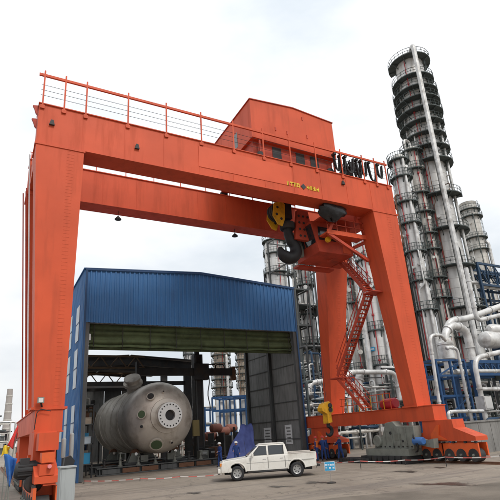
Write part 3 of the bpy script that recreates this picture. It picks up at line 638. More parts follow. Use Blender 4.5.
# rolled curtain: canvas lying in horizontal folds
zbt = PX(200, 350, 1, Y0+.5).z; mb = MB(); nx = 70; prof = []
npf = 34
for i in range(nx+1):
    x = lerp(X0+.5, X1-.5, i/nx)
    for j in range(npf):
        t = j/(npf-1); z = lerp(ZC+.12, zbt, t) + .04*sin(x*.5+t*3)*t + .025*sin(x*2.3)*t*t
        bulge = .17*abs(sin(t*pi*3.5+.10*sin(x*.5)))+.045*sin(t*34+.5*sin(x*.8))+.012*sin(x*2.1+t*9)
        mb.v.append((x, Y0+.62-bulge-.12*t, z))
for i in range(nx):
    for j in range(npf-1): mb.f.append((i*npf+j, (i+1)*npf+j, (i+1)*npf+j+1, i*npf+j+1)); mb.m.append(0)
cu = mb.build('curtain', GREEN, she, 80)
sm = cu.modifiers.new('thickness', 'SOLIDIFY'); sm.thickness = .05
mb = MB(); mb.tube([(X0+.5, Y0+.55, zbt-.02), (X1-.5, Y0+.55, zbt-.02)], .13, 10); mb.build('roller_pole', GREEN, she)
for i in range(9): x = lerp(X0+.8, X1-.8, i/8); mb = MB(); mb.tube([(x, Y0+.28, ZC+.1), (x, Y0+.25, zbt+.1), (x, Y0+.42, zbt-.15)], .025, 6); mb.build('tie_rope', DARK, she)
mb = MB(); mb.box((X0+.35, Y0+.35, 9.2), (X0+.6, Y0+.6, 9.9)); mb.build('winch_box', SIGNW, she)

# ================================================================== VESSEL ON ROLLERS
VX, VZ, VR, VN = 12.5, 4.05, 2.80, 37.4
ves = thing('pressure_vessel', 'large cylindrical steel pressure vessel with domed head lying inside the blue shelter', 'pressure vessel', (VX, 48, 0.9))
HD = 2.35
mb = MB(); prof = []
yy = VN+HD
for i in range(5):
    prof += [(VR, yy), (VR, yy+2.35), (VR+.03, yy+2.365), (VR+.03, yy+2.435)]; yy += 2.45
mb.lathe(prof+[(0, yy+1.2)], (VX, 0, VZ), 'y', 64); sh = mb.build('shell', STEEL_W, ves, 30)
mb = MB(); mb.lathe([(VR*sin(pi/2*i/16)+(1e-4 if i == 0 else 0), VN+HD-HD*cos(pi/2*i/16)) for i in range(17)], (VX, 0, VZ), 'y', 64); hd_ = mb.build('domed_head', STEEL_W, ves, 40)
# central flanged manhole
mb = MB(); mb.lathe([(.40, VN-.62), (.40, VN+.3)], (VX, 0, VZ), 'y', 32); mb.lathe([(.75, VN+.3), (.75, VN-.40), (.96, VN-.42), (.98, VN-.45), (.98, VN-.60), (.96, VN-.62), (.40, VN-.62)], (VX, 0, VZ), 'y', 40); fl = mb.build('manhole_flange', FLANGE, ves)
mb = MB(); mb.lathe([(0.001, VN-.3), (.41, VN-.3)], (VX, 0, VZ), 'y', 24); mb.build('manhole_bore', DARK, fl)
for i in range(20):
    a = 2*pi*i/20; mb = MB(); mb.lathe([(0.001, -.012), (.058, -.012), (.058, .02)], (VX+.80*cos(a), VN-.62, VZ+.80*sin(a)), 'y', 8); mb.build('bolt_hole', BLACK, fl)
mb = MB(); mb.lathe([(.98, VN+.08), (1.3, VN+.16), (1.32, VN+.3)], (VX, 0, VZ), 'y', 40); mb.build('reinforcing_pad', STEEL_W, hd_)
def head_pt(px, py):
    d = ray(px, py); lo = None       # ray against the ellipsoid head
    ex, ey, ez = d.x/VR, d.y/HD, d.z/VR; ox, oy, oz = (CAM.x-VX)/VR, (CAM.y-VN-HD)/HD, (CAM.z-VZ)/VR
    A_, B_, C_ = ex*ex+ey*ey+ez*ez, 2*(ex*ox+ey*oy+ez*oz), ox*ox+oy*oy+oz*oz-1
    D_ = max(0, B_*B_-4*A_*C_); t = (-B_-sqrt(D_))/(2*A_); p = CAM+d*t
    return p, Vector(((p.x-VX)/VR**2, (p.y-VN-HD)/HD**2, (p.z-VZ)/VR**2)).normalized()
for (px, py, r_, m_, nm) in ((151, 397.5, .22, DARK, 'nozzle'), (142.5, 414.5, .24, GREENCAP, 'capped_nozzle'), (156.5, 443, .36, GREENCAP, 'capped_nozzle'), (142.5, 426, .1, DARK, 'nozzle'), (171, 441, .08, DARK, 'nozzle'), (163, 393, .06, DARK, 'nozzle')):
    p, n_ = head_pt(px, py); mb = MB(); mb.tube([p-n_*.2, p+n_*.12], r_*1.25, 16); mb.tube([p+n_*.12, p+n_*.2], r_*1.5, 16); nz_ = mb.build(nm, STEEL_W, ves); nz_['kind'] = 'stuff'
    mb = MB(); mb.tube([p+n_*.19, p+n_*.22], r_*1.2, 16); mb.build('cap', m_, nz_)
# big nozzle on the upper shell
nb_ = Vector((VX-1.35, VN+HD+2.6, VZ+2.35)); nd = Vector((-.30, -.55, .8)).normalized()
mb = MB(); mb.tube([nb_-nd*.5, nb_+nd*.7], .60, 22); mb.tube([nb_+nd*.701, nb_+nd*.9], .82, 22); mb.tube([nb_+nd*.901, nb_+nd*1.15], .52, 22); mb.tube([nb_+nd*1.151, nb_+nd*1.35], .7, 22)
mb.build('flanged_nozzle', STEEL_W, ves)['kind'] = 'stuff'
mb = MB(); q = nb_+Vector((1.2, 5.5, .0)); mb.tube([q, q+Vector((0, 0, 1.3))], .3, 14); mb.build('vent_nozzle', STEEL_W, ves)
# roller stands
def roller_stand(y, label, side):
    r_ = thing('roller_stand', label, 'roller stand', (VX+side*1.65, y, 0), group='rollers carrying the vessel'); x = VX+side*1.65
    mb = MB(); mb.box((x-.9, y-.42, .55), (x+.9, y+.42, .72)); mb.build('base_plate', DGREY, r_)
    cz = VZ-(VR+.38)*cos(math.asin(1.65/(VR+.38)))
    for k_ in (-.26, .26):
        mb = MB(); mb.prism([(x-.62, .72), (x+.62, .72), (x+.3, cz+.08), (x-.3, cz+.08)], 'y', y+k_-.05, y+k_+.05); mb.build('bearing_bracket', GREYM, r_)
    mb = MB(); mb.lathe([(0.001, -.19), (.34, -.19), (.37, -.16), (.37, .16), (.34, .19), (.001, .19)], (x, y, cz), 'y', 22); mb.build('roller', RUST, r_)
    mb = MB(); mb.lathe([(0.001, -.42), (.12, -.42), (.12, .42), (0.001, .42)], (x, y, cz), 'y', 12); mb.build('axle', CHROME, r_)
    mb = MB(); mb.box((x-side*.55-.3, y-.9, .72), (x-side*.55+.3, y-.45, 1.2)); mb.build('gear_motor', GREYM, r_)
for y, w_ in ((40.8, 'nearer'), (48.5, 'farther')):
    for s_ in (-1, 1):
        roller_stand(y, f'{w_} grey roller stand under the {"left" if s_ < 0 else "right"} flank of the vessel', s_)
for y, l_ in ((39.5, 'long low steel base beam in front of the rollers under the vessel'), (42.2, 'second low steel base beam just behind the front roller pair'), (47.5, 'low steel base beam farthest back beneath the vessel')):
    mb = MB(); mb.box((7.6, y-.3, .0), (19.4, y+.3, .08)); mb.box((7.6, y-.06, .08), (19.4, y+.06, .48)); mb.box((7.6, y-.35, .48), (19.4, y+.35, .545))
    for i in range(13): x = 7.8+i*.95; mb.box((x-.02, y-.28, .085), (x+.02, y+.28, .475))
    bb = thing('base_beam', l_, 'beam', (13.5, y, 0)); mb.build('beam', DGREY, bb)['kind'] = 'stuff'
    for i in range(8): mb = MB(); x = 8+i*1.5; mb.box((x, y-.33, .1), (x+1.3, y-.29, .42)); mb.build('side_plate', RUST if i % 3 else DGREY, bb)
ORD = ['leftmost', 'second from left', 'third from left', 'fourth from left', 'middle', 'fourth from right', 'third from right', 'second from right', 'rightmost']
for i in range(9):     # clutter on the base beams: jacks and blocks
    x = 8.2+i*1.33+random.uniform(-.3, .3); y = 39.45+random.uniform(-.1, .1); j_ = thing('screw_jack', f'small screw jack on the front base beam under the vessel, {ORD[i]} of nine', 'jack', (x, y, .545), group='jacks on the base beam')
    h_ = random.uniform(.5, 1.1); mb = MB(); mb.lathe([(.001, 0), (.2, 0), (.2, .05), (.12, .1), (.09, h_*.7), (.06, h_*.7), (.06, h_), (.15, h_), (.15, h_+.06), (.001, h_+.06)], (x, y, .546), 'z', 12); mb.build('body', random.choice((DARK, GREYM, RUST)), j_)
    mb = MB(); mb.bar((x-.02, y-.1, .546+h_*.5), (x+.35, y-.25, .546+h_*.55), .04); mb.build('handle', DARK, j_)

# welding manipulator: mast and boom
mx_, my_ = PX(198.5, 420, 1, 43.6).x, 43.6
man = thing('welding_manipulator', 'dark green welding manipulator mast with a long horizontal boom beside the vessel', 'manipulator', (mx_, my_, 0))
zt_ = z_at(mx_, my_, 355)
mb = MB(); mb.box((mx_-.42, my_-.42, .5), (mx_+.42, my_+.42, zt_)); mst = mb.build('mast', DARK, man)
for k_ in (-.3, .3): mb = MB(); mb.box((mx_+k_-.06, my_-.5, .6), (mx_+k_+.06, my_-.42, zt_-.1)); mb.build('guide_rail', DGREY, mst)
mb = MB(); mb.lathe([(.001, 0), (.25, 0), (.25, .35), (.001, .35)], (mx_, my_, zt_), 'z', 12); mb.build('top_pulley', DARK, mst)
zb1 = z_at(mx_, my_, 373); bx0, bx1 = PX(138, 371, 1, 42.9).x, PX(231, 374, 1, 42.9).x
mb = MB(); mb.box((bx0, 42.6, zb1-.33), (bx1, 43.1, zb1+.33)); bo = mb.build('boom', DARK, man)
mb = MB(); mb.box((mx_-.75, 42.45, zb1-.75), (mx_+.75, 43.17, zb1+.75)); mb.build('carriage', DARK, man)
mb = MB(); mb.box((bx1+.001, 42.55, zb1-.8), (bx1+.35, 43.15, zb1+.5)); mb.build('wire_feeder', RUST, bo)
for dx, dz in ((0, .4), (.9, .45)): mb = MB(); mb.tube(bend([(bx1-2.6+dx, 42.85, zb1+.3), (bx1-2.5+dx, 42.85, zb1+.7), (bx1-1.7+dx, 42.85, zb1+.75), (bx1-1.6+dx, 42.85, zb1+.3)], .2), .05, 6); mb.build('cable', BLACK, bo)
mb = MB(); mb.tube([(mx_+.8+.1*sin(i), 42.8, zb1-.2-i*.4) for i in range(9)], .05, 6); mb.build('hanging_cable', BLACK, bo)
mb = MB(); mb.box((bx0-.2, 42.55, zb1-.3), (bx0-.001, 43.15, zb1+.9)); mb.build('welding_head', DARK, bo)
mb = MB(); mb.box((mx_-1.1, my_-1.2, 0), (mx_+1.1, my_+1.2, .5)); mb.build('bogie_base', DARK, man)
q = PX(196, 428, 1, 43); mb = MB(); mb.box((q.x-.3, 42.9, q.z-.7), (q.x+.3, 43.15, q.z+.7)); mb.build('control_box', mat('faded_yellow_box', (.32, .25, .1), .6), man)

# dark open shed behind: portal frames
ZPF = [z_at(12, 49, 369.5), z_at(12, 57, 374), z_at(12, 66, 379)]
shed = thing('open_shed', 'low dark open-sided steel shed behind the blue shelter', 'shed', (12, 57, 0))
for k_, y in enumerate((49.0, 57.0, 66.0)):
    pf = shed
    zl = ZPF[k_]; xa, xb = 5.0, 18.6
    for x in (xa, xb): mb = MB(); mb.box((x-.35, y-.3, 0), (x+.35, y+.3, zl)); mb.build('column', DARK, pf)
    mb = MB(); mb.prism([(xa-.35, zl), (12.3, zl+.5), (xb+.35, zl), (xb+.35, zl+.75), (12.3, zl+1.25), (xa-.35, zl+.75)], 'y', y-.25, y+.25); mb.build('rafter', DARK, pf)
    mb = MB(); mb.box((xa+.35, y-.12, zl-1.6), (xb-.35, y+.12, zl-1.2)); mb.build('tie_beam', DARK, pf)
sr = shed
for (xa, xb, ya, yb) in ((4.5, 12.2, 48.5, 53.5), (12.4, 20, 48.5, 53.5), (4.5, 12.2, 55.2, 67), (12.4, 20, 55.2, 67)):
    z5 = (ZPF[0] if ya < 50 else ZPF[1])+.85; za = z5+(.5 if xa > 10 else 0); zb_ = z5+(.5 if xa < 10 else 0)
    mb = MB(); mb.hexa([(xa, ya, za), (xb, ya, zb_), (xb, yb, zb_), (xa, yb, za)], [(xa, ya, za+.08), (xb, ya, zb_+.08), (xb, yb, zb_+.08), (xa, yb, za+.08)]); mb.build('roof_sheet', DARK, sr)
# brown crane truss and clutter at the left inside
for k_, (y, z, lab) in enumerate(((46.5, 9.0, 'upper brown lattice girder at the left behind the shelter'), (51.5, 8.0, 'lower brown lattice girder at the left behind the vessel'))):
    lt = thing('lattice_girder', lab, 'truss', (9, y, z), group='brown lattice girders')
    xa, xb = 5.6, 13.2
    for zz in (z, z+1.1): mb = MB(); mb.bar((xa, y, zz), (xb, y, zz), .16); mb.build('chord', BROWN, lt)
    for i in range(9):
        x = lerp(xa, xb, i/9); x2 = lerp(xa, xb, (i+1)/9); mb = MB(); mb.bar((x, y, z if i % 2 else z+1.1), (x2, y, z+1.1 if i % 2 else z), .09); mb.build('lacing', BROWN, lt)
    for x in (xa+.2, xb-.2):
        mb = MB(); mb.bar((x, y, 0), (x, y, z), .3); mb.build('post', DARK, lt)

# ================================================================== REFINERY
def platform(parent, c, r_in, r_out, z, a0, a1, rail=True, m=GRATE, n=22):
    mb = MB(); k = n
    def ringp(r, zz): return [(c[0]+r*cos(lerp(a0, a1, i/k)), c[1]+r*sin(lerp(a0, a1, i/k)), zz) for i in range(k+1)]
    A, B, C_, D_ = ringp(r_in, z), ringp(r_out, z), ringp(r_out, z+.16), ringp(r_in, z+.16); o = k+1
    mb.add(A+B+C_+D_, [(i, i+1, o+i+1, o+i) for i in range(k)]+[(o+i, o+i+1, 2*o+i+1, 2*o+i) for i in range(k)]+[(2*o+i, 2*o+i+1, 3*o+i+1, 3*o+i) for i in range(k)]+[(0, o, 2*o, 3*o), (k, 3*o+k, 2*o+k, o+k)])
    nb = 7
    for i in range(nb):
        a = lerp(a0, a1, (i+.5)/nb); mb.bar((c[0]+r_in*.98*cos(a), c[1]+r_in*.98*sin(a), z-.9), (c[0]+r_out*.93*cos(a), c[1]+r_out*.93*sin(a), z+.01), .12)
        mb.bar((c[0]+r_in*.9*cos(a), c[1]+r_in*.9*sin(a), z-.06), (c[0]+r_out*.98*cos(a), c[1]+r_out*.98*sin(a), z-.06), .12)
    p = mb.build('platform', m, parent); p['kind'] = 'stuff'
    if rail:
        mb = MB()
        for h_ in (.55, 1.1): mb.tube(ringp(r_out-.05, z+h_+.1), .04, 5)
        for i in range(0, k+1, 1):
            q = ringp(r_out-.05, z+.16)[i]; mb.bar(q, (q[0], q[1], q[2]+1.1), .05)
        rl = mb.build('railing', m, p); rl['kind'] = 'stuff'
    return p
def column(px, py, dist, dpx, top, label, m=CLAD, plats=(), prat=1.55, riser=None, pipes=(), dome=True, group='process columns of the refinery', sign=None, base_cone=True, shrink=1.0):
    """vertical process column whose axis passes through pixel (px,py) at the given distance"""
    P = PD(px, py, dist); x, y = P.x, P.y; r = dpx/2*m_per_px(P); zt = z_at(x, y, top)
    t = thing('distillation_tower', label, 'process column', (x, y, 0), group=group)
    prof = []; zc = 0.0; rg = random.Random(int(px*7+py))
    step = 1.5
    def rad(z): return r*lerp(1, shrink, z/zt)
    while zc < zt-step:
        q = rad(zc); prof += [(q, zc), (q, zc+step-.09), (q*1.012, zc+step-.08), (q*1.012, zc+step-.01)]; zc += step
    q = rad(zt); prof += [(q, zc), (q, zt-q*.45)] if dome else [(q, zc), (q, zt), (.001, zt)]
    if dome: prof += [(q*cos(pi/2*i/6)+1e-3, zt-q*.45+q*.45*sin(pi/2*i/6)) for i in range(1, 7)]
    mb = MB(); mb.lathe(prof, (x, y, 0), 'z', 28); sh_ = mb.build('shell', m, t, 30)
    ang = atan2(-y, -x)         # towards the viewer's side of the yard
    for i, pl_ in enumerate(plats):
        z = z_at(x, y, pl_); a0 = ang-2.4+rg.uniform(-.5, .5); a1 = a0+rg.uniform(4.3, 5.6)
        platform(t, (x, y), rad(z)*.99, rad(z)*prat*rg.uniform(.95, 1.06), z, a0, a1)
    # caged ladder
    la = ang+rg.choice((-1.25, 1.25)); lr = r*1.12+.12; mb = MB(); c0 = Vector((x+lr*cos(la), y+lr*sin(la), 0)); tn = Vector((-sin(la), cos(la), 0))
    for s_ in (-.28, .28): mb.bar(c0+tn*s_, c0+tn*s_+Vector((0, 0, zt)), .06)
    for i in range(int(zt/.9)): mb.bar(c0-tn*.28+Vector((0, 0, i*.9)), c0+tn*.28+Vector((0, 0, i*.9)), .04)
    mb.build('ladder', GRATE, t)['kind'] = 'stuff'
    if riser is not None:
        a = ang+riser; mb = MB(); rr = r*1.08+.1; q = Vector((x+rr*cos(a), y+rr*sin(a), 0)); mb.tube([q, q+Vector((0, 0, zt*.97))], .075, 8); rp = mb.build('riser_pipe', REDPIPE, t)
        for i in range(int(zt/6)): mb = MB(); zz = 4+i*6; mb.lathe([(.001, 0), (.16, .0), (.2, .1), (.16, .3), (.001, .3)], (q.x, q.y, zz), 'z', 8); mb.build('valve', REDPIPE, rp)
    for (da, prr, pr0, pt) in pipes:
        a = ang+da; rr = r+prr*1.6 if not pr0 else r*1.6+prr+.1; q = Vector((x+rr*cos(a), y+rr*sin(a), 0)); z1 = min(zt*pt, zt-.2)
        pts = [q+Vector((0, 0, .5)), q+Vector((0, 0, z1)), Vector((x, y, z1))] if pt < 1 else [q+Vector((0, 0, .5)), q+Vector((0, 0, zt+1.2)), Vector((x, y, zt+1.2)), Vector((x, y, zt-.3))]
        mb = MB(); mb.tube(bend(pts, 1.2), prr, 10); mb.build('pipe', PIPE, t)
    for i in range(int(zt/5)):      # short nozzles and manways
        a = ang+rg.uniform(-1.4, 1.4); zz = rg.uniform(4, zt-2); dv = Vector((cos(a), sin(a), 0)); q = Vector((x, y, zz)); mb = MB(); rn = rg.uniform(.12, .26)
        mb.tube([q+dv*rad(zz)*.9, q+dv*(rad(zz)+.45)], rn, 10); mb.tube([q+dv*(rad(zz)+.451), q+dv*(rad(zz)+.6)], rn*1.45, 10); mb.build('manway', m, sh_)['kind'] = 'stuff'
    for i in range(5):              # thin vertical lines strapped to the shell
        a = ang+rg.uniform(-1.5, 1.5); rp_ = rg.uniform(.05, .13); rr = r*1.06+rp_+rg.uniform(.05, .4); q = Vector((x+rr*cos(a), y+rr*sin(a), 0)); za = rg.uniform(0, zt*.4); zb2 = rg.uniform(zt*.55, zt*.97)
        q2 = q+Vector((-sin(a), cos(a), 0))*rg.uniform(-1.2, 1.2); zm_ = rg.uniform(za+1, zb2-1)
        mb = MB(); mb.tube(bend([q+Vector((0, 0, za)), q+Vector((0, 0, zm_)), q2+Vector((0, 0, zm_+.6)), q2+Vector((0, 0, zb2)), Vector((x, y, zb2))], .5), rp_, 7); mb.build('small_pipe', rg.choice((PIPE, CLAD2, DARK, GRATE, RUST)), t)
    if sign:
        q = PD(sign[0], sign[1], dist-r*1.0); a = atan2(q.y-y, q.x-x); u_ = m_per_px(P); c0 = Vector((x, y, q.z))+Vector((cos(a), sin(a), 0))*(rad(q.z)*1.02+.08); tn = Vector((-sin(a), cos(a), 0)); dv = Vector((cos(a), sin(a), 0))
        w_, h_ = sign[2]*u_/2, sign[3]*u_/2; mb = MB()
        f = [c0+tn*sx_*w_+Vector((0, 0, sz*h_)) for sx_, sz in ((-1, -1), (1, -1), (1, 1), (-1, 1))]
        mb.hexa([p-dv*.05 for p in f], [p+dv*.05 for p in f]); sg = mb.build('number_plate', SIGNB, t)
        for k_ in range(4):
            mb = MB(); cc = c0+tn*lerp(-w_*.7, w_*.7, k_/3)+dv*.06; f = [cc+tn*sx_*w_*.13+Vector((0, 0, sz*h_*.4)) for sx_, sz in ((-1, -1), (1, -1), (1, 1), (-1, 1))]; mb.hexa([p-dv*.02 for p in f], [p+dv*.012 for p in f]); mb.build('numeral', SIGNW, sg)
    return t, Vector((x, y, 0)), r, zt
column(451, 270, 78, 31, 61, 'tallest silver column with many ring platforms and a red riser at right', CLAD, (67, 86, 98, 108, 119, 130, 142, 155, 168, 202, 235, 271, 312, 340), 1.58, -.25, ((.30, .40, 1.42, .999), (-1.2, .16, 0, .9), (1.35, .25, 0, .8), (1.6, .16, 0, .95)), False, sign=(449.5, 298.5, 5.5, 4.5), shrink=.97)
column(410, 226, 70, 14.5, 156, 'slim silver column nearest the right crane leg with red riser', CLAD, (163, 180, 205, 226, 254, 283, 312), 1.6, -.5, ((.5, .2, 0, .98), (-1.1, .12, 0, .9)))
column(425.5, 226, 75, 13, 148, 'slim silver column squeezed between the tallest column and its slim neighbour', CLAD2, (154, 172, 196, 215, 236, 252, 280, 300), 1.7, .4, ((-.6, .22, 0, 1.0),))
column(475.5, 240, 125, 16.5, 204, 'beige domed column with two top platforms behind at the far right', CLAD2, (212, 219, 240, 252), 1.35, None, ((1.3, .4, 0, .8),))
column(276.5, 270, 95, 19, 239, 'pale column rising behind the right end of the shelter roof', CLAD, (243, 256, 275), 1.35, .3, ((-.9, .25, 0, .97), (.9, .2, 0, .9)))
column(309, 330, 84, 13.5, 250, 'silver column just right of the shelter seen below the cab', CLAD, (268, 287, 316, 345, 372), 1.55, .3, ((-.7, .2, 0, .95),))
column(297, 300, 110, 6, 262, 'thin pale stack just behind the right corner of the shelter', CLAD2, (275, 300, 325), 1.8, None, ())
column(379, 345, 66, 18.5, 235, 'silver column with blue plate seen between the right crane legs', CLAD, (262, 290, 332, 366), 1.35, -.15, ((.75, .2, 0, .9), (-1.0, .3, 0, .7)), sign=(371.2, 349, 4.6, 4.0))
column(357, 345, 72, 13, 225, 'shaded silver column close behind the stair between the right legs', CLAD2, (258, 281, 305, 341, 372), 1.6, .2, ((.8, .25, 0, .9),))
column(341, 330, 92, 9, 250, 'narrow column partly hidden by the far right crane leg', CLAD2, (275, 300, 330, 360), 1.7, None, ((.5, .2, 0, .9),))
column(391, 330, 96, 12, 215, 'column behind the near right crane leg', CLAD2, (240, 270, 300, 330), 1.6, .3, ())
column(222, 385, 118, 15, 351, 'rusty beige scaffolded column seen through the shelter', BEIGE, (356, 364, 372, 380, 388, 396), 1.4, .2, ((.6, .35, 0, .95),))
column(242.5, 375, 135, 9, 349, 'slender rusty column seen through the shelter beside the slate panels', BEIGE, (353, 360, 367, 374, 381, 388), 1.5, None, ())
column(189.5, 390, 100, 9, 347, 'pale grey column seen just left of the manipulator mast', CLAD, (355, 368, 381, 394, 408), 1.3, None, ((.5, .2, 0, .9),))

# generic steel rack with pipes
def rack(x0, x1, y0, y1, levels, label, m=DGREY, nx=3, ny=1, npipe=4, seed=1, brace=True, post=.24, pr=(.08, .28), name='pipe_rack', along='x'):
    t = thing(name, label, 'pipe rack', ((x0+x1)/2, (y0+y1)/2, 0), group='steel racks of the refinery'); rg = random.Random(seed); zt = levels[-1]
    X = [lerp(x0, x1, i/nx) for i in range(nx+1)]; Y = [lerp(y0, y1, i/ny) for i in range(ny+1)]
    for x in X:
        for y in Y: mb = MB(); mb.bar((x, y, 0), (x, y, zt+.4), post); mb.build('post', m, t)
    for z in levels:
        for y in Y: mb = MB(); mb.bar((x0, y, z), (x1, y, z), post*.7, post*.95); mb.build('beam', m, t)
        for x in X: mb = MB(); mb.bar((x, y0, z-.02), (x, y1, z-.02), post*.7, post*.9); mb.build('beam', m, t)
        for i in range(nx):
            if rg.random() < .55: mb = MB(); mb.box((X[i]+.15, y0+.15, z+.14), (X[i+1]-.15, lerp(y0, y1, rg.uniform(.5, .95)), z+.19)); mb.build('deck', GRATE, t)
        for k_ in range(npipe):
            r_ = rg.uniform(*pr)
            if along == 'x':
                y = lerp(y0+.4, y1-.4, rg.random()); mb = MB(); e = rg.random()*.5
                pts = [(x0-1.2, y, z+.2+r_), (x1+rg.uniform(-2, 1.5), y, z+.2+r_)]
                if rg.random() < .6: pts.append((pts[-1][0], y, max(.4, z-rg.uniform(2, 6))))
            else:
                x = lerp(x0+.4, x1-.4, rg.random()); pts = [(x, y0-1.2, z+.2+r_), (x, y1+rg.uniform(-2, 1.5), z+.2+r_)]
                if rg.random() < .6: pts.append((x, pts[-1][1], max(.4, z-rg.uniform(2, 6))))
            mb = MB(); mb.tube(bend(pts, r_*2.5), r_, 10); mb.build('pipe', rg.choice((PIPE, PIPE, CLAD2, DARK)), t)
    if brace:
        for i in range(nx):
            if rg.random() < .7: mb = MB(); mb.bar((X[i], y0, levels[0]), (X[i+1], y0, zt), post*.5); mb.build('brace', m, t)
    return t
rack(34, 50, 52, 58, (5, 9), 'dark steel pipe rack behind the far right leg', DGREY, 4, 1, 4, 2)
rack(44, 60, 40, 46, (4.5, 8.5), 'dark steel pipe rack behind the near right leg', DGREY, 4, 1, 4, 3)
rack(37, 45, 62, 70, (6, 12, 18, 24), 'tall dark steel rack just right of the shelter', DGREY, 3, 1, 3, 4)
rack(52, 66, 30, 37, (5, 9.5), 'dark steel rack under the tallest column', DGREY, 4, 1, 4, 5)
rack(56, 72, 52, 60, (8, 15, 22, 30), 'tall dark steel rack between the slim columns', DGREY, 4, 1, 3, 6)
rack(44, 52, 64, 72, (8, 15, 22, 30, 36), 'tallest dark steel rack seen between the right crane legs', DGREY, 2, 1, 3, 8)
rack(24, 40, 88, 93, (4, 7), 'blue steel pipe rack seen through the shelter opening', BLUE_S, 5, 1, 2, 9, False)
# blue frame carrying a white pipe elbow
def pxline(pts, ax, val): return [PX(a, b, ax, val) for a, b in pts]
def pipe_run(px_pts, yv, r, label, m=PIPE, rad=1.0, flange=None, ax=1, name='process_pipe'):
    pts = pxline(px_pts, ax, yv); t = thing(name, label, 'pipe', (pts[0].x, pts[0].y, 0), group='white process pipes')
    mb = MB(); mb.tube(bend(pts, rad, 6), r, 14); mb.build('pipe', m, t)
    tot = sum((pts[i+1]-pts[i]).length for i in range(len(pts)-1))
    for i in range(len(pts)-1):
        a, b = pts[i], pts[i+1]; d_ = (b-a); n_ = max(1, int(d_.length/3))
        for k_ in range(n_):
            c = a+d_*((k_+.5)/n_); dn = d_.normalized(); mb = MB(); mb.tube([c-dn*.09, c+dn*.09], r*1.28, 14); mb.build('collar', m, t)
    return t
fy = 33.0
a = PX(435, 359, 1, fy); b = PX(464, 362, 1, fy); zt_ = a.z
bf = thing('blue_steel_frame', 'bright blue steel frame carrying a white elbow pipe beside the near right leg', 'steel frame', ((a.x+b.x)/2, fy+1, 0))
for x in (a.x, lerp(a.x, b.x, .48), b.x):
    for y in (fy, fy+3.2): mb = MB(); mb.bar((x, y, 0), (x, y, zt_), .2); mb.build('post', BLUE_S, bf)
for z in (zt_-.1, zt_*.80, zt_*.56, zt_*.3):
    for y in (fy, fy+3.2): mb = MB(); mb.bar((a.x, y, z), (b.x, y, z), .16, .2); mb.build('beam', BLUE_S, bf)
    for x in (a.x, b.x): mb = MB(); mb.bar((x, fy, z-.01), (x, fy+3.2, z-.01), .2, .24); mb.build('beam', BLUE_S, bf)
for z0_, z1_ in ((.80, 1), (.3, .56)): mb = MB(); mb.bar((a.x, fy, zt_*z0_), (b.x, fy, zt_*z1_), .12); mb.build('brace', BLUE_S, bf)
pipe_run(((449, 372), (444.5, 334), (451, 325), (466, 329), (474, 366)), fy+1.6, .42, 'fat white elbow pipe standing in the blue steel frame', rad=2.0)
mb_ = PX(446, 350, 1, fy+1.6)
vd = thing('separator_pot', 'short fat white pot below the elbow on the blue frame', 'vessel', (mb_.x, mb_.y, zt_)); mb = MB(); mb.lathe([(.001, zt_+.05), (.6, zt_+.05), (.78, zt_+.3), (.78, zt_+1.7), (.86, zt_+1.75), (.86, zt_+1.95), (.78, zt_+2.0), (.6, zt_+2.4), (.001, zt_+2.4)], (mb_.x, mb_.y, 0), 'z', 24); mb.build('shell', PIPE, vd)
pipe_run(((446.5, 349), (448, 347.5), (457, 348), (470, 412), (476, 440)), fy-.5, .15, 'white pipe dropping in front of the blue frame', rad=.8)
pipe_run(((446, 341), (441, 335), (429.5, 335), (434.5, 372), (444, 432)), fy-1.5, .15, 'white hairpin pipe next to the near right leg', rad=.8)
pipe_run(((452, 432), (448, 413), (452, 411.5), (483, 411)), fy-3, .15, 'low white pipe with an elbow above the orange bogie', rad=.8)
pipe_run(((500, 352), (473.5, 358.5), (486, 420), (490, 424.5), (512, 424.5)), fy-2.0, .24, 'thick white pipe turning down and away at the right edge', rad=1.2)
pipe_run(((477, 371), (512, 371)), fy-1.8, .17, 'upper white branch pipe at the right edge', rad=.8)
pipe_run(((481, 389), (512, 389)), fy-1.8, .17, 'lower white branch pipe at the right edge', rad=.8)
pipe_run(((449, 352), (446, 321), (466, 319), (512, 302)), fy+5, .38, 'big grey pipe slanting up towards the right edge', CLAD, 2.0)
pipe_run(((466, 268), (477, 321), (512, 312)), fy+3, .25, 'white pipe with a sharp elbow below the tallest column', rad=1.0)
pipe_run(((331, 388), (349, 374), (352, 372), (396, 372), (400, 400)), 40, .26, 'white pipe crossing behind the rear leg and stairs', rad=1.2)
pipe_run(((349, 428), (349, 398), (354, 396), (356, 402)), 38, .22, 'small white hairpin pipe behind the stair foot', rad=.6)
pipe_run(((322, 412), (311, 408), (307, 392), (311, 383), (323, 381)), 46, .28, 'white looped pipe beside the right edge of the shelter', rad=1.5)
pipe_run(((325, 432), (309, 432), (306, 440)), 46, .3, 'low white pipe beside the right edge of the shelter', rad=1.0)
pipe_run(((360, 375), (358, 385), (361, 410)), 41, .45, 'fat white elbow pipe behind the stairs', rad=1.5)
q = PX(484, 403, 1, fy-2.0)
vb = thing('valve_box', 'white box clamped on the thick pipe at the right edge', 'box', (q.x, q.y, q.z-.6)); mb = MB(); mb.box((q.x-.55, q.y-.5, q.z-.62), (q.x+.55, q.y+.5, q.z+.62)); mb.build('casing', PIPE, vb)
mb = MB(); mb.box((q.x-.45, q.y-.53, q.z-.5), (q.x+.45, q.y-.505, q.z+.5)); mb.build('lid', FLANGE, vb)
q = PX(493, 340, 1, fy+1)
ex = thing('heat_exchanger', 'round white exchanger drum on the rack at the right edge', 'vessel', (q.x, q.y, q.z-1)); mb = MB(); mb.lathe([(.001, -1.9), (.5, -1.8), (.85, -1.5), (.95, -1.1), (.95, 4), (.8, 4.6), (.001, 5)], q, 'x', 26); mb.build('shell', PIPE, ex)
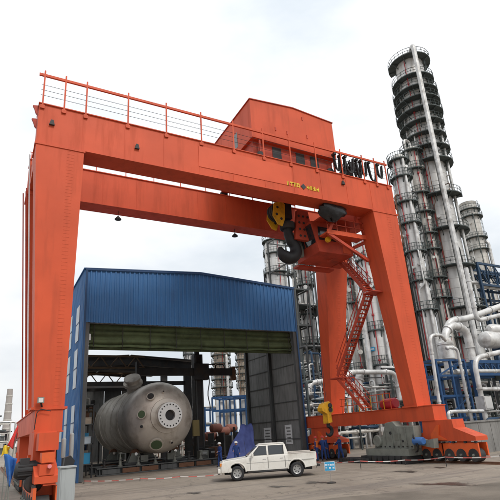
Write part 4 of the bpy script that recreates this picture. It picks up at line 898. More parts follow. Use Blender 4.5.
q2 = PX(495, 330, 1, fy+1); mb = MB(); mb.lathe([(.001, -1.2), (.4, -1.1), (.65, -.7), (.65, 4), (.001, 4.4)], q2, 'x', 22); mb.build('upper_drum', PIPE, ex)
for k_ in (.4, 2.6): mb = MB(); mb.box((q.x+k_, q.y-.6, q.z-1.7), (q.x+k_+.25, q.y+.6, q.z-.7)); mb.build('saddle', NAVY, ex)
# blue pipe bridges at the right edge
def bridge(pa, pb, yv, h_, label, m, depth=2.6, n=5):
    A = PX(*pa, 1, yv); B = PX(*pb, 1, yv); B.z = A.z = (A.z+B.z)/2 if abs(A.z-B.z) < 1 else A.z
    B = A+(B-A)*1.0; t = thing('pipe_bridge', label, 'pipe bridge', (A.x, A.y, A.z-h_), group='blue pipe bridges')
    for dy in (0, depth):
        for dz in (0, -h_): mb = MB(); mb.bar(A+Vector((0, dy, dz)), B+Vector((0, dy, dz)), .26, .34); mb.build('chord', m, t)
        for i in range(n+1):
            p = A.lerp(B, i/n)+Vector((0, dy, 0)); mb = MB(); mb.bar(p, p-Vector((0, 0, h_)), .18); mb.build('upright', m, t)
            if i < n: p2 = A.lerp(B, (i+1)/n)+Vector((0, dy, -h_)); mb = MB(); mb.bar(p, p2, .12); mb.build('diagonal', m, t)
    for x in (A, B):
        for dy in (0, depth): mb = MB(); mb.bar((x.x, x.y+dy, 0), (x.x, x.y+dy, x.z), .36); mb.build('post', m, t)
    for k_ in range(3): mb = MB(); mb.tube([A+Vector((-2, .5+.75*k_, -h_+.35)), B+Vector((1, .5+.75*k_, -h_+.35))], .22, 10); mb.build('pipe', PIPE, t)
bridge((476.5, 263), (515, 259), 44, 3.4, 'dark blue truss pipe bridge high at the right edge', NAVY)
bridge((471, 363), (515, 361), 34, 1.3, 'low blue pipe bridge at the right edge under the exchanger', BLUE_S, 2.2, 7)
# upper deck of dark blue steelwork below the high bridge
rack(68, 78, 46, 52, (9, 14, 19.5, 24), 'navy steel rack below the high pipe bridge', NAVY, 3, 1, 3, 14)
# concrete wall and pipe sleepers at the foot of the refinery
def wall(pa, pb, yv, z, th, label):
    A = PX(*pa, 1, yv); B = PX(*pb, 1, yv); t = thing('concrete_wall', label, 'wall', ((A.x+B.x)/2, yv, 0)); n = 9; w_ = (B.x-A.x)/n
    for i in range(n): mb = MB(); mb.box((A.x+w_*i+.02, yv, -.02), (A.x+w_*(i+1)-.02, yv+th+random.uniform(-.02, .02), z-.12)); mb.build('wall_panel', CONC, t)
    mb = MB(); mb.box((A.x-.1, yv-.08, z-.117), (B.x+.1, yv+th+.08, z)); mb.build('coping', CONC, t)
wall((455, 440), (560, 440), 24.5, 2.2, .4, 'low grey concrete wall at right behind the orange bogie')
# white silos in the blue rack seen through the shelter
for i, (px, l_) in enumerate(((221, 'leftmost white silo in the blue rack seen through the shelter'), (232, 'middle white silo in the blue rack seen through the shelter'), (244, 'rightmost white silo in the blue rack seen through the shelter'))):
    P = PD(px, 410, 80); t = thing('silo', l_, 'silo', (P.x, P.y, 0), group='white silos behind the shelter'); zt_ = z_at(P.x, P.y, 398)
    mb = MB(); mb.lathe([(.75, 0), (.75, zt_-.4), (.5, zt_), (.001, zt_)], (P.x, P.y, 0), 'z', 22); mb.build('shell', CLAD, t)
    for k_ in range(3): mb = MB(); mb.lathe([(.76, 1+k_*2), (.82, 1.02+k_*2), (.82, 1.15+k_*2), (.76, 1.17+k_*2)], (P.x, P.y, 0), 'z', 22); mb.build('band', CLAD2, t)
P0 = PD(212, 398, 74); P1 = PD(256, 393, 74); zc_ = P0.z
cn = thing('blue_canopy', 'blue steel canopy over the white silos seen through the shelter', 'canopy', (P0.x, P0.y, 0))
for i in range(5):
    p = P0.lerp(P1, i/4); p.z = zc_; q = p+Vector((3, 4, 0))
    for pt in (p, q): mb = MB(); mb.bar((pt.x, pt.y, 0), pt, .2); mb.build('post', BLUE_S, cn)
    mb = MB(); mb.bar(p, q, .2); mb.build('beam', BLUE_S, cn)
P1.z = zc_
for dz in (0, -1.9):
    for o in (Vector((0, 0, dz)), Vector((3, 4, dz))): mb = MB(); mb.bar(P0+o, P1+o, .2, .3); mb.build('beam', BLUE_S, cn)
# pinkish drums and scrap near the tarp
for i, (px, py, l_) in enumerate(((216, 428, 'faded red drum left of the blue tarp'), (224, 431, 'faded red drum touching the blue tarp'), (211, 436, 'faded red drum beside the manipulator base'), (231, 428, 'faded red drum peeping over the blue tarp'))):
    c = PX(px, py, 1, 50+i); mb = MB(); mb.lathe([(.001, -.7), (.3, -.66), (.45, -.5), (.45, .5), (.3, .66), (.001, .7)], (c.x, c.y, max(.97, c.z)), 'x', 20)
    t = thing('red_drum', l_, 'drum', (c.x, c.y, 0), group='faded red drums'); mb.build('shell', PINK, t)
    mb = MB()
    for k_ in (-.7, .55): mb.box((c.x+k_, c.y-.7, 0), (c.x+k_+.15, c.y+.7, max(.97, c.z)-.5))
    mb.build('cradle', DARK, t)['kind'] = 'stuff'

# far left skyline
P = PD(8, 412, 320); zt_ = z_at(P.x, P.y, 389)
ch = thing('chimney', 'tall grey banded chimney far away at the left edge', 'chimney', (P.x, P.y, 0)); mb = MB(); mb.lathe([(2.6, 0), (1.5, zt_), (1.2, zt_), (1.2, zt_-2)], (P.x, P.y, 0), 'z', 20); sh_ = mb.build('shaft', CHIM, ch)
for k_ in range(5):
    z = zt_*(.35+.13*k_); r_ = lerp(2.6, 1.5, z/zt_)+.05; mb = MB(); mb.lathe([(r_-.1, z), (r_+.15, z+.1), (r_+.15, z+.7), (r_-.1, z+.8)], (P.x, P.y, 0), 'z', 20); mb.build('band', CLAD2, sh_)
for (px, py, w_, d_, l_) in ((-2, 415, 6, 230, 'far grey process tower at the left edge'), (20, 426, 4, 200, 'far grey process tower between the flags and the left leg'), (3, 430, 5, 210, 'far squat grey process tower behind the flags')):
    P = PD(px, py, d_); r_ = w_/2*m_per_px(P); t = thing('far_tower', l_, 'tower', (P.x, P.y, 0), group='far process towers at left'); zt_ = P.z
    for k_ in range(4):
        mb = MB(); mb.box((P.x-r_*(1-.12*k_), P.y-r_, zt_*k_/4), (P.x+r_*(1-.12*k_), P.y+r_, zt_*(k_+.8)/4)); mb.build('storey', CLAD2 if k_ % 2 else DGREY, t)
        mb = MB(); mb.box((P.x-r_*1.15, P.y-r_*1.15, zt_*(k_+.8)/4+.005), (P.x+r_*1.15, P.y+r_*1.15, zt_*(k_+.8)/4+.5)); mb.build('deck', GRATE, t)
rack(-30, 6, 150, 156, (3.5, 6, 8.5), 'distant pipe rack behind the flags at left', CLAD2, 8, 1, 3, 21, False)

# ================================================================== SMALLER THINGS IN THE YARD
# ---- pickup truck (built along +X, nose at -X), then placed
wf, wr = PX(236.4, 478.8, 2, 0), PX(297, 476, 2, 0)
TS = 1.05; mid = (wf+wr)/2; mid.z = 0
truck = thing('pickup_truck', 'white double-cab pickup truck parked in front of the blue shelter', 'pickup truck', mid, radians(-24), local=True); truck.scale = (TS, TS, TS)
WB = 3.1; FX, RX, TW = -WB/2, WB/2, .86
def arch(cx, r, n=9): return [(cx-r*cos(pi*i/n), .42+r*sin(pi*i/n)*.98) for i in range(n+1)]
lowp = [(-2.42, .42), (-2.45, .62), (-2.42, .86), (-2.30, .97), (-1.9, 1.02), (-1.05, 1.10), (-.95, 1.13), (1.12, 1.14), (1.12, .78), (2.62, .78), (2.62, .46)]
und = [p for p in reversed(arch(FX, .44))]; und2 = [p for p in reversed(arch(RX, .44))]
poly = lowp+und2+und
def bevel(o, w_, seg=3, ang=35):
    m_ = o.modifiers.new('bevel', 'BEVEL'); m_.width = w_; m_.segments = seg; m_.limit_method = 'ANGLE'; m_.angle_limit = radians(ang); return o
mb = MB(); k = len(poly)
secs = [(-.862, .075, .045), (-.85, .035, .025), (-.81, .012, .012), (-.55, .0, .004), (0, -.012, 0)]; secs += [(-y, d_, p_) for y, d_, p_ in reversed(secs[:-1])]
for (y, drop, pull) in secs:
    for (x, z) in poly:
        zz = z-(drop if z > .9 else drop*.3 if z > .75 else -drop*.2); xx = x*(1-pull*1.6) if x < -1.9 else x*(1-pull*.5) if x > 2.4 else x
        bulge = 0.012*sin(max(0, min(1, (z-.42)/.7))*pi)*(1 if abs(y) > .84 else 0)
        mb.v.append((xx, y+math.copysign(bulge, y), zz))
for j_ in range(len(secs)-1):
    for i_ in range(k): a_, b_ = j_*k+i_, j_*k+(i_+1) % k; mb.f.append((a_, b_, b_+k, a_+k)); mb.m.append(0)
mb.f.append(tuple(range(k-1, -1, -1))); mb.m.append(0); mb.f.append(tuple((len(secs)-1)*k+i_ for i_ in range(k))); mb.m.append(0)
body = mb.build('body', WHITE, truck, 32)
for s_ in (-1, 1):      # crease line and hood shut line
    mb = MB(); mb.bar((-1.05, s_*.872, .80), (2.5, s_*.872, .82), .012, .018); mb.build('side_moulding', mat('grey_moulding', (.3, .3, .29), .5), body)
mb = MB(); mb.tube([(-2.2, -.70, .985), (-1.9, -.715, 1.014), (-1.08, -.72, 1.094)], .007, 5); mb.build('hood_gap', BLACK, body)
mb = MB(); mb.tube([(-2.2, .70, .985), (-1.9, .715, 1.014), (-1.08, .72, 1.094)], .007, 5); mb.build('hood_gap', BLACK, body)
mb = MB(); mb.box((-1.04, -.7, 1.10), (-.93, .7, 1.135)); mb.build('cowl', BLACK, body)
# bed walls and tailgate
for s_ in (-1, 1): mb = MB(); mb.box((1.12, s_*TW-.035 if s_ > 0 else -TW-.0+.001, .77), (2.62, TW-.001 if s_ > 0 else -TW+.036, 1.14)); bevel(mb.build('bed_wall', WHITE, body), .015)
for s_ in (-1, 1): mb = MB(); mb.box((1.15, s_*(TW-.03)-.045, 1.142), (2.6, s_*(TW-.03)+.045, 1.18)); mb.build('bed_rail', mat('pale_bed_rail', (.55, .5, .46), .5), body)
mb = MB(); mb.box((2.585, -TW+.04, .78), (2.63, TW-.04, 1.13)); bevel(mb.build('tailgate', WHITE, truck), .015)
mb = MB(); mb.box((1.115, -TW+.04, .785), (1.16, TW-.04, 1.14)); mb.build('bed_front', WHITE, body)
# greenhouse
g0 = [(-1.0, 1.12), (1.17, 1.12)]; zr_ = 1.66
def gh(z):  # front x, rear x, half width at height z
    t = (z-1.1)/(zr_-1.1); return lerp(-1.02, -.36, t), lerp(1.17, 1.02, t), lerp(.82, .66, t)
def quad(z0, z1): 
    a0, b0, h0 = gh(z0); a1, b1, h1 = gh(z1); return a0, b0, h0, a1, b1, h1
a0, b0, h0, a1, b1, h1 = quad(1.1, zr_)
mb = MB(); mb.hexa([(a0, -h0, 1.1), (b0, -h0, 1.1), (b0, h0, 1.1), (a0, h0, 1.1)], [(a1, -h1, zr_), (b1, -h1, zr_), (b1, h1, zr_), (a1, h1, zr_)]); cabn = bevel(mb.build('cab', WHITE, truck), .06)
mb = MB(); mb.hexa([(a1-.02, -h1, zr_+.003), (b1, -h1, zr_+.003), (b1, h1, zr_+.003), (a1-.02, h1, zr_+.003)], [(a1+.15, -h1+.08, zr_+.05), (b1-.08, -h1+.08, zr_+.05), (b1-.08, h1-.08, zr_+.05), (a1+.15, h1-.08, zr_+.05)]); bevel(mb.build('roof', WHITE, truck), .02)
def side_glass(xa, xb, z0, z1, s_, rake=0, e=.006):
    def P(x, z):
        _, _, h_ = gh(z); return Vector((x, s_*(h_+e), z))
    t0 = (z0-1.1)/(zr_-1.1); pts = [P(xa, z0), P(xb, z0), P(xb, z1), P(xa+rake, z1)]; nin = Vector((0, -s_*.03, 0)); mb = MB(); mb.hexa([p+nin for p in pts], pts); return mb
for s_ in (-1, 1):
    side_glass(-.80, .93, 1.15, 1.60, s_, .44, .003).build('window_seal', BLACK, cabn)
    side_glass(-.74, .02, 1.17, 1.58, s_, .42).build('door_window', GLASS, cabn)
    side_glass(.025, .115, 1.15, 1.60, s_, .0, .009).build('door_pillar', WHITE, cabn)
    side_glass(.12, .86, 1.17, 1.58, s_, .0).build('door_window', GLASS, cabn)
    for x in (-.86, .07, .96):
        mb = MB(); mb.box((x-.008, s_*TW-.02, .5), (x+.008, s_*TW+.0145, 1.06)); mb.build('door_gap', BLACK, body)
    mb = MB(); mb.box((-.85, s_*TW-.004, .49), (.95, s_*TW+.010, .505)); mb.build('door_gap', BLACK, body)
    for x in (-.12, .78): mb = MB(); mb.box((x-.09, s_*TW-.01, .93), (x+.09, s_*TW+.035, .965)); mb.build('door_handle', CHROME, body)
    mb = MB(); mb.box((-.78, s_*(TW+.12)-.09, 1.12), (-.68, s_*(TW+.12)+.09, 1.28)); bevel(mb.build('mirror', WHITE, body), .02)
    mb = MB(); mb.box((-1.0, s_*TW-.05, .36), (1.0, s_*TW+.02, .42)); mb.build('side_step', DARK, body)
    mb = MB(); mb.box((-2.40, s_*.58-.2, .76), (-2.33+.03, s_*.58+.2, .92)); mb.hexa([(-2.44, s_*.58-.19, .74), (-2.36, s_*.58-.19, .74), (-2.36, s_*.58+.19, .74), (-2.44, s_*.58+.19, .74)], [(-2.41, s_*.58-.19, .90), (-2.33, s_*.58-.19, .90), (-2.33, s_*.58+.19, .90), (-2.41, s_*.58+.19, .90)]); mb.build('headlight', LAMP, body)['kind'] = 'stuff'
    mb = MB(); mb.box((-2.43, s_*.80-.05, .74), (-2.25, s_*.80+.063, .88)); mb.build('indicator', AMBER, body)
    mb = MB(); mb.box((2.6, s_*.78-.07, .8), (2.645, s_*.78+.07, 1.08)); mb.build('tail_light', REDPIPE, body)
    mb = MB()   # fender lip
    for cx in (FX, RX):
        pts = [(cx-.45*cos(pi*i/14), s_*(TW+.012), .42+.45*sin(pi*i/14)) for i in range(15)]; mb.tube(pts, .03, 6)
    mb.build('wheel_arch_lip', WHITE, body)['kind'] = 'stuff'
def xq(z, e=0): return gh(z)[0]+e
z0, z1 = 1.17, 1.60
mb = MB(); pts = [Vector((gh(z)[0]-.008, s_*(gh(z)[2]-.09), z)) for z, s_ in ((z0, -1), (z0, 1), (z1, 1), (z1, -1))]; mb.hexa([p+Vector((.03, 0, 0)) for p in pts], pts); mb.build('windscreen', GLASS, cabn)
mb = MB(); pts = [Vector((gh(z)[1]+.008, s_*(gh(z)[2]-.1), z)) for z, s_ in ((1.22, -1), (1.22, 1), (1.58, 1), (1.58, -1))]; mb.hexa([p-Vector((.03, 0, 0)) for p in pts], pts); mb.build('rear_window', GLASS, cabn)
mb = MB(); mb.box((-2.55, -.84, .40), (-2.40, .84, .62)); bp_ = bevel(mb.build('bumper', WHITE, truck), .04); 
mb = MB(); mb.box((-2.56, -.45, .44), (-2.53, .45, .54)); mb.build('air_intake', BLACK, bp_)
mb = MB(); mb.box((-2.56, -.8, .36), (-2.42, .8, .41)); mb.build('lower_lip', DARK, bp_)
mb = MB(); mb.box((-2.455, -.36, .70), (-2.405, .36, .88)); gl = mb.build('grille', DARK, truck)
for z in (.74, .79, .84): mb = MB(); mb.box((-2.462, -.35, z-.01), (-2.45, .35, z+.01)); mb.build('grille_bar', CHROME, gl)
mb = MB(); mb.box((2.64, -.8, .42), (2.78, .8, .52)); mb.build('rear_bumper', DARK, truck)
mb = MB(); mb.box((-2.2, -.55, .3), (2.4, .55, .45)); mb.build('chassis', BLACK, truck)
for (cx, s_) in ((FX, -1), (FX, 1), (RX, -1), (RX, 1)):
    yw = s_*.74
    mb = MB(); mb.lathe([(.22, -.11), (.30, -.115), (.345, -.10), (.362, -.07), (.362, .07), (.345, .10), (.30, .115), (.22, .11)], (cx, yw, .362), 'y', 32); wh = mb.build('wheel', BLACK, truck)
    mb = MB(); mb.lathe([(.001, s_*.07), (.07, s_*.075), (.08, s_*.05), (.17, s_*.055), (.20, s_*.09), (.225, s_*.105), (.225, -s_*.1)], (cx, yw, .362), 'y', 28); mb.build('rim', mat('alloy_rim', (.42, .42, .41), .4, .6), wh)
    for i in range(6): a = 2*pi*i/6; mb = MB(); mb.lathe([(.001, s_*.064), (.028, s_*.064), (.028, s_*.04)], (cx+.13*cos(a), yw, .362+.13*sin(a)), 'y', 8); mb.build('rim_hole', BLACK, wh)
mb = MB(); mb.tube([(-.95, .6, 1.1), (-1.05, .62, 1.95)], .008, 5); mb.build('aerial', BLACK, body)

# ---- people
def person(px, py, label, heading, arms, helmet, vest=False, h=1.76, stride=.1, lean=0.0, dist=None):
    base = PX(px, py, 2, 0) if dist is None else PD(px, py, dist); base.z = 0
    s_ = h/1.75
    V = [(0, 0, .95), (0, lean*.3, 1.15), (0, lean*.7, 1.38), (0, lean, 1.50), (0, lean+.02, 1.62), (0, lean+.03, 1.70)]; Rr = [(.165, .12), (.155, .115), (.19, .125), (.06, .06), (.085, .10), (.07, .085)]; E_ = [(0, 1), (1, 2), (2, 3), (3, 4), (4, 5)]
    for sd_, (el, ha) in zip((-1, 1), arms):
        i = len(V); V += [(sd_*.20, lean*.7, 1.40), (sd_*el[0], lean+el[1], el[2]), (sd_*ha[0], lean+ha[1], ha[2]), (sd_*ha[0], lean+ha[1]+.05, ha[2]-.08)]; Rr += [(.075, .075), (.052, .052), (.04, .04), (.045, .028)]; E_ += [(2, i), (i, i+1), (i+1, i+2), (i+2, i+3)]
        j = len(V); st = stride*sd_; V += [(sd_*.10, 0, .86), (sd_*.11, st*.6, .48), (sd_*.12, st, .09), (sd_*.13, st+.17, .045)]; Rr += [(.105, .105), (.075, .075), (.055, .055), (.05, .035)]; E_ += [(0, j), (j, j+1), (j+1, j+2), (j+2, j+3)]
    me = bpy.data.meshes.new('tmp'); me.from_pydata([Vector(v)*s_ for v in V], E_, []); o = bpy.data.objects.new('tmp', me); COL.objects.link(o)
    sk = o.modifiers.new('skin', 'SKIN'); sk.use_smooth_shade = True
    for v, r_ in zip(me.skin_vertices[0].data, Rr): v.radius = (r_[0]*s_, r_[1]*s_)
    me.skin_vertices[0].data[0].use_root = True
    sb = o.modifiers.new('sub', 'SUBSURF'); sb.levels = sb.render_levels = 1
    dg = bpy.context.evaluated_depsgraph_get(); nm = bpy.data.meshes.new_from_object(o.evaluated_get(dg)); bpy.data.objects.remove(o)
    nm.materials.clear()
    for m_ in (COVERALL, SKIN, BLACK, HIVIS): nm.materials.append(m_)
    hands = [Vector((sd_*ha[0], lean+ha[1]+.04, ha[2]-.06))*s_ for sd_, (el, ha) in zip((-1, 1), arms)]
    for p in nm.polygons:
        c = p.center; k_ = 0
        if c.z > 1.50*s_: k_ = 1
        elif c.z < .12*s_: k_ = 2
        elif any((c-q).length < .10 for q in hands): k_ = 1
        elif vest and 0.98*s_ < c.z < 1.47*s_ and abs(c.x) < .22: k_ = 3
        p.material_index = k_
    t = thing('person', label, 'person', base, heading, group='workers in the yard', local=True)
    nm.shade_smooth(); obj('body', nm, t)
    mb = MB(); hc_ = Vector((0, lean+.03, 1.68))*s_; mb.lathe([(.165, -.015), (.16, 0), (.135, .005), (.132, .05), (.11, .10), (.07, .13), (.001, .14)], hc_, 'z', 18); mb.build('helmet', helmet, t)
    mb = MB(); mb.hexa([hc_+Vector((a, b, -.012)) for a, b in ((-.09, .1), (.09, .1), (.06, .22), (-.06, .22))], [hc_+Vector((a, b, .004)) for a, b in ((-.09, .1), (.09, .1), (.06, .22), (-.06, .22))]); mb.build('helmet_peak', helmet, t)
    mb = MB(); mb.lathe([(.001, 0), (.018, .0), (.012, .045), (.001, .05)], Vector((0, lean+.115, 1.595))*s_, 'z', 8); mb.build('nose', SKIN, t)
    for ex_ in (-.035, .035): mb = MB(); mb.lathe([(.001, -.008), (.012, -.008), (.012, .008), (.001, .008)], Vector((ex_, lean+.117, 1.635))*s_, 'z', 8); mb.build('eye', BLACK, t)
relaxed = ((.27, -.03, 1.13), (.27, .08, .90)); work = ((.27, .10, 1.15), (.20, .38, 1.12)); reach = ((.28, .22, 1.28), (.22, .48, 1.30))
person(318, 461.5, 'worker in blue with an orange vest just behind the pickup tail', radians(30), (relaxed, work), HELMET_R, True)
person(324.5, 461, 'worker in blue coverall between the vested worker and the yellow hook', radians(-60), (work, relaxed), HELMET_R)
person(329.5, 459.5, 'worker in blue standing farthest back below the black hook tip', radians(180), (relaxed, relaxed), HELMET_W)
person(341.5, 460.5, 'worker in blue coverall reaching towards the hook, at the right of the group', radians(80), (reach, work), HELMET_R, stride=.16)
person(237, 466, 'worker in blue with white helmet beside the violet tarp behind the pickup', radians(150), (relaxed, work), HELMET_W)
person(220.5, 467, 'worker in dark blue half hidden by the manipulator base left of the tarp', radians(100), (work, relaxed), HELMET_W)

# ---- violet tarp draped over a slanting frame
A = PX(224, 466, 2, 0); Bp = PX(256, 463, 2, 0); tp = thing('tarpaulin', 'violet-blue tarpaulin draped slanting over equipment behind the pickup', 'tarpaulin', (A.x, A.y, 0))
yt = A.y+1.0; pts_px = ((218, 465), (254, 461), (253, 424), (242, 425)); C4 = [PX(*p, 1, yt) for p in pts_px]
for c in C4[:2]: c.z = .02
mb = MB(); nu, nv = 22, 16
for j in range(nv+1):
    for i in range(nu+1):
        u_, v_ = i/nu, j/nv; p = (C4[0]*(1-u_)+C4[1]*u_)*(1-v_)+(C4[3]*(1-u_)+C4[2]*u_)*v_
        fold = .10*sin(u_*7+v_*2)+.05*sin(u_*19+v_*5)
        mb.v.append((p.x+.08*sin(v_*9), p.y-.9*(1-v_)+fold*(.3+.7*(1-v_))+.35*v_*v_, p.z+.06*sin(u_*9+v_*6)))
for j in range(nv):
    for i in range(nu): a = j*(nu+1)+i; mb.f.append((a, a+1, a+nu+2, a+nu+1)); mb.m.append(0)
o = mb.build('sheet', TARP, tp, 80); sm = o.modifiers.new('thickness', 'SOLIDIFY'); sm.thickness = .03
for c in (C4[2], C4[3]): mb = MB(); mb.bar((c.x, c.y+1.6, 0), (c.x, c.y+1.6, c.z-.1), .15); mb.build('prop', DARK, tp)

# ---- grey winch machine in front of the sill beam
GXP = 23.2
def GX(px, py): return PX(px, py, 0, GXP)
gw = thing('winch_machine', 'big grey drive machine standing in front of the right sill beam', 'machine', (23.3, 24.5, 0))
pr = [GX(*p) for p in ((374.5, 449), (376, 441), (382, 437), (385, 423), (392, 421.5), (396, 426), (413, 426), (414, 434), (414, 449))]
mb = MB(); mb.prism([(p.y, p.z) for p in pr], 'x', GXP, GXP+.66); hs = bevel(mb.build('housing', GREYM, gw), .03)
c = GX(378.5, 441); mb = MB(); mb.lathe([(.001, -.16), (.34, -.16), (.38, -.1), (.38, .3), (.001, .3)], c, 'x', 22); mb.build('end_drum', GREYM, gw)
mb = MB(); mb.lathe([(.001, -.08), (.1, -.08), (.1, .02)], GX(391, 433), 'x', 12); mb.build('plug', DARK, hs)
mb = MB(); mb.lathe([(.001, -.05), (.07, -.05), (.07, .02)], GX(403, 441), 'x', 12); mb.build('plug', DARK, hs)
for px in (387, 394, 401, 408):
    q = GX(px, 448); q2 = GX(px, 428 if px > 392 else 432); mb = MB(); mb.box((GXP-.05, q.y-.03, q.z), (GXP+.01, q.y+.03, q2.z)); mb.build('rib', GREYM, hs)
for i in range(9):
    q = GX(377+i*4.4, 446.5); mb = MB(); mb.lathe([(.001, -.07), (.05, -.07), (.05, .01)], (GXP, q.y, q.z), 'x', 6); mb.build('bolt', DARK, hs)
for k_ in range(3):
    q = GX(412, 436+k_*2); mb = MB(); mb.tube(bend([q+Vector((.1, 0, 0)), q+Vector((-.25, -.3, .1)), q+Vector((-.3, -.7, -.5)), GX(418, 452)+Vector((-.1*k_, 0, 0))], .2), .03, 6); mb.build('hose', BLACK, gw)
q = GX(397, 437); mb = MB(); mb.box((GXP-.03, q.y-.35, q.z-.18), (GXP+.01, q.y+.2, q.z+.18)); mb.build('cover_plate', mat('olive_cover', (.15, .155, .13), .5), hs)
a, b = GX(413, 444), GX(431, 437); mb = MB(); mb.prism([(a.y, a.z), (b.y, a.z-.25), (b.y-.05, b.z-.1), (b.y+.6, b.z-.2), (a.y, b.z+.05)], 'x', GXP+.1, GXP+.5); mb.build('torque_arm', GREYM, gw)
c = GX(419.5, 441); mb = MB(); mb.lathe([(.001, -.42), (.19, -.42), (.23, -.36), (.23, .30), (.18, .36), (.001, .38)], c+Vector((-.1, 0, 0)), 'y', 18); mb.build('blue_motor', mat('motor_blue', (.04, .12, .32), .45), gw)
a, b = GX(370, 455), GX(412, 448.5); mb = MB(); mb.box((GXP-.3, b.y, a.z), (GXP+.85, a.y, b.z)); mb.build('bed_plate', GREYM, gw)
for i in range(8):
    y_ = lerp(GX(409, 455).y, GX(368, 455).y, i/7); mb = MB(); mb.box((GXP-.45, y_-.2, 0), (GXP+.9, y_+.2, a.z-.005)); mb.build('sleeper', DARK, gw)
# ---- steel grating ramp (crawler mats) along the rail
for i, (px0, px1, l_) in enumerate(((344, 356, 'dark steel mat lying by the rail nearest the workers'), (358, 372, 'dark steel mat lying by the rail next to the grey machine'))):
    a, b = PX(px0, 460, 0, 23.0), PX(px1, 457, 0, 23.0); t = thing('steel_mat', l_, 'steel mat', (23, (a.y+b.y)/2, 0), group='steel mats by the rail'); n = 9
    for k_ in range(n): y_ = lerp(a.y, b.y, (k_+.5)/n); w_ = abs(a.y-b.y)/n*.4; mb = MB(); mb.box((22.5, y_-w_, 0), (23.7, y_+w_, .28)); mb.build('slat', DARK, t)

# ---- blue sign stand
q = PX(331.5, 483, 2, 0); u_ = m_per_px(q); facing = atan2(q.x, -q.y)
sg = thing('sign_stand', 'small blue notice sign on a thin stand in the open yard', 'sign', q, -YAW, local=True)
zt_ = z_at(q.x, q.y, 462); zb_ = z_at(q.x, q.y, 470.5); hw = 5*u_
mb = MB(); mb.box((-hw, -.02, zb_), (hw, .02, zt_)); bd = mb.build('board', SIGNB, sg)
mb = MB(); mb.box((-hw-.015, -.012, zb_-.015), (hw+.015, .018, zt_+.015)); mb.build('frame', SIGNW, bd)
for r_, row in enumerate((.66, .3)):
    for k_ in range(4 if r_ == 0 else 3):
        x = lerp(-hw*.72, hw*.72, k_/(3 if r_ == 0 else 2)); z = lerp(zb_, zt_, row); h_ = (zt_-zb_)*.12; mb = MB()
        mb.box((x-.035, -.028, z-h_), (x-.015, -.018, z+h_)); mb.box((x-.04, -.0275, z+h_*.2), (x+.04, -.0185, z+h_*.55)); mb.box((x+.012, -.0285, z-h_), (x+.03, -.0175, z+h_*.9)); mb.build('character', SIGNW, bd)['kind'] = 'stuff'
mb = MB(); mb.tube([(0, .03, 0), (0, .03, zt_)], .018, 8); mb.build('post', CHROME, sg)
mb = MB(); mb.lathe([(.001, 0), (.22, 0), (.22, .03), (.05, .06), (.001, .06)], (0, .03, 0.002), 'z', 18); mb.build('foot', DARK, sg)

# ---- red and white barrier tape
def tape(pts, label, sag=.06):
    t = thing('barrier_tape', label, 'barrier tape', (pts[0].x, pts[0].y, 0), group='barrier tapes'); seg = []
    for i in range(len(pts)-1):
        L_ = (pts[i+1]-pts[i]).length; n = max(2, int(L_/.45))
        for k_ in range(n):
            f = lambda s: pts[i].lerp(pts[i+1], s)-Vector((0, 0, sag*4*s*(1-s)))
            seg.append((f(k_/n), f((k_+1)/n)))
    for m_, par in ((TAPE_R, 0), (TAPE_W, 1)):
        mb = MB()
        for i, (a, b) in enumerate(seg):
            if i % 2 == par: mb.bar(a, b, .01, .05)
        mb.build('red_stripe' if par == 0 else 'white_stripe', m_, t)['kind'] = 'stuff'
    for p in pts: mb = MB(); mb.tube([(p.x, p.y, 0), (p.x, p.y, p.z+.06)], .018, 6); mb.build('stake', DARK, t)
def tz(px, py, z, dist): p = PD(px, py, dist); return Vector((p.x, p.y, max(.15, p.z)))
tape([PX(84, 481, 1, 33.8), PX(140, 478.5, 1, 31.5), PX(180, 476.5, 1, 30.5), PX(222, 474, 1, 29.5)], 'red and white barrier tape sagging in front of the vessel')
tape([PX(316, 462, 1, 27.5), PX(360, 461, 1, 23.5), PX(405, 460, 0, 22.4), PX(445, 457, 0, 22.4), PX(500, 456, 0, 23.6)], 'red and white barrier tape running past the right bogies')

# ---- foreground left: cabinet, posts, flags, bollards
q0_, q1_ = PX(60.5, 470, 1, 13.5), PX(76, 467, 1, 13.5)
ec = thing('electric_cabinet', 'plain grey sheet-metal cabinet in the left foreground', 'cabinet', ((q0_.x+q1_.x)/2, 13.8, 0))
mb = MB(); mb.box((q0_.x, 13.5, .06), (q1_.x, 13.95, q1_.z)); cb_ = bevel(mb.build('casing', CABINET, ec), .012)
mb = MB(); mb.box((q0_.x+.03, 13.485, .12), (q1_.x-.03, 13.502, q1_.z-.04)); dr = mb.build('door', CABINET, cb_)
mb = MB(); mb.box((q0_.x-.02, 13.46, q1_.z), (q1_.x+.02, 14.0, q1_.z+.03)); mb.build('lid', CABINET, ec)
mb = MB(); mb.box((q0_.x+.02, 13.52, 0), (q1_.x-.02, 13.93, .06)); mb.build('plinth', DGREY, ec)
q = PX(68, 462, 1, 14.5)
ml = thing('black_lamp', 'small black floodlight on a stalk behind the grey cabinet', 'floodlight', (q.x, 14.5, 0)); mb = MB(); mb.tube([(q.x, 14.5, 0), (q.x, 14.5, q.z-.1)], .035, 8); mb.build('stalk', DARK, ml)
mb = MB(); mb.prism([(q.x-.12, q.z-.1), (q.x+.12, q.z-.1), (q.x+.16, q.z+.02), (q.x+.05, q.z+.16), (q.x-.09, q.z+.12)], 'y', 14.38, 14.62); mb.build('lamp_head', BLACK, ml)
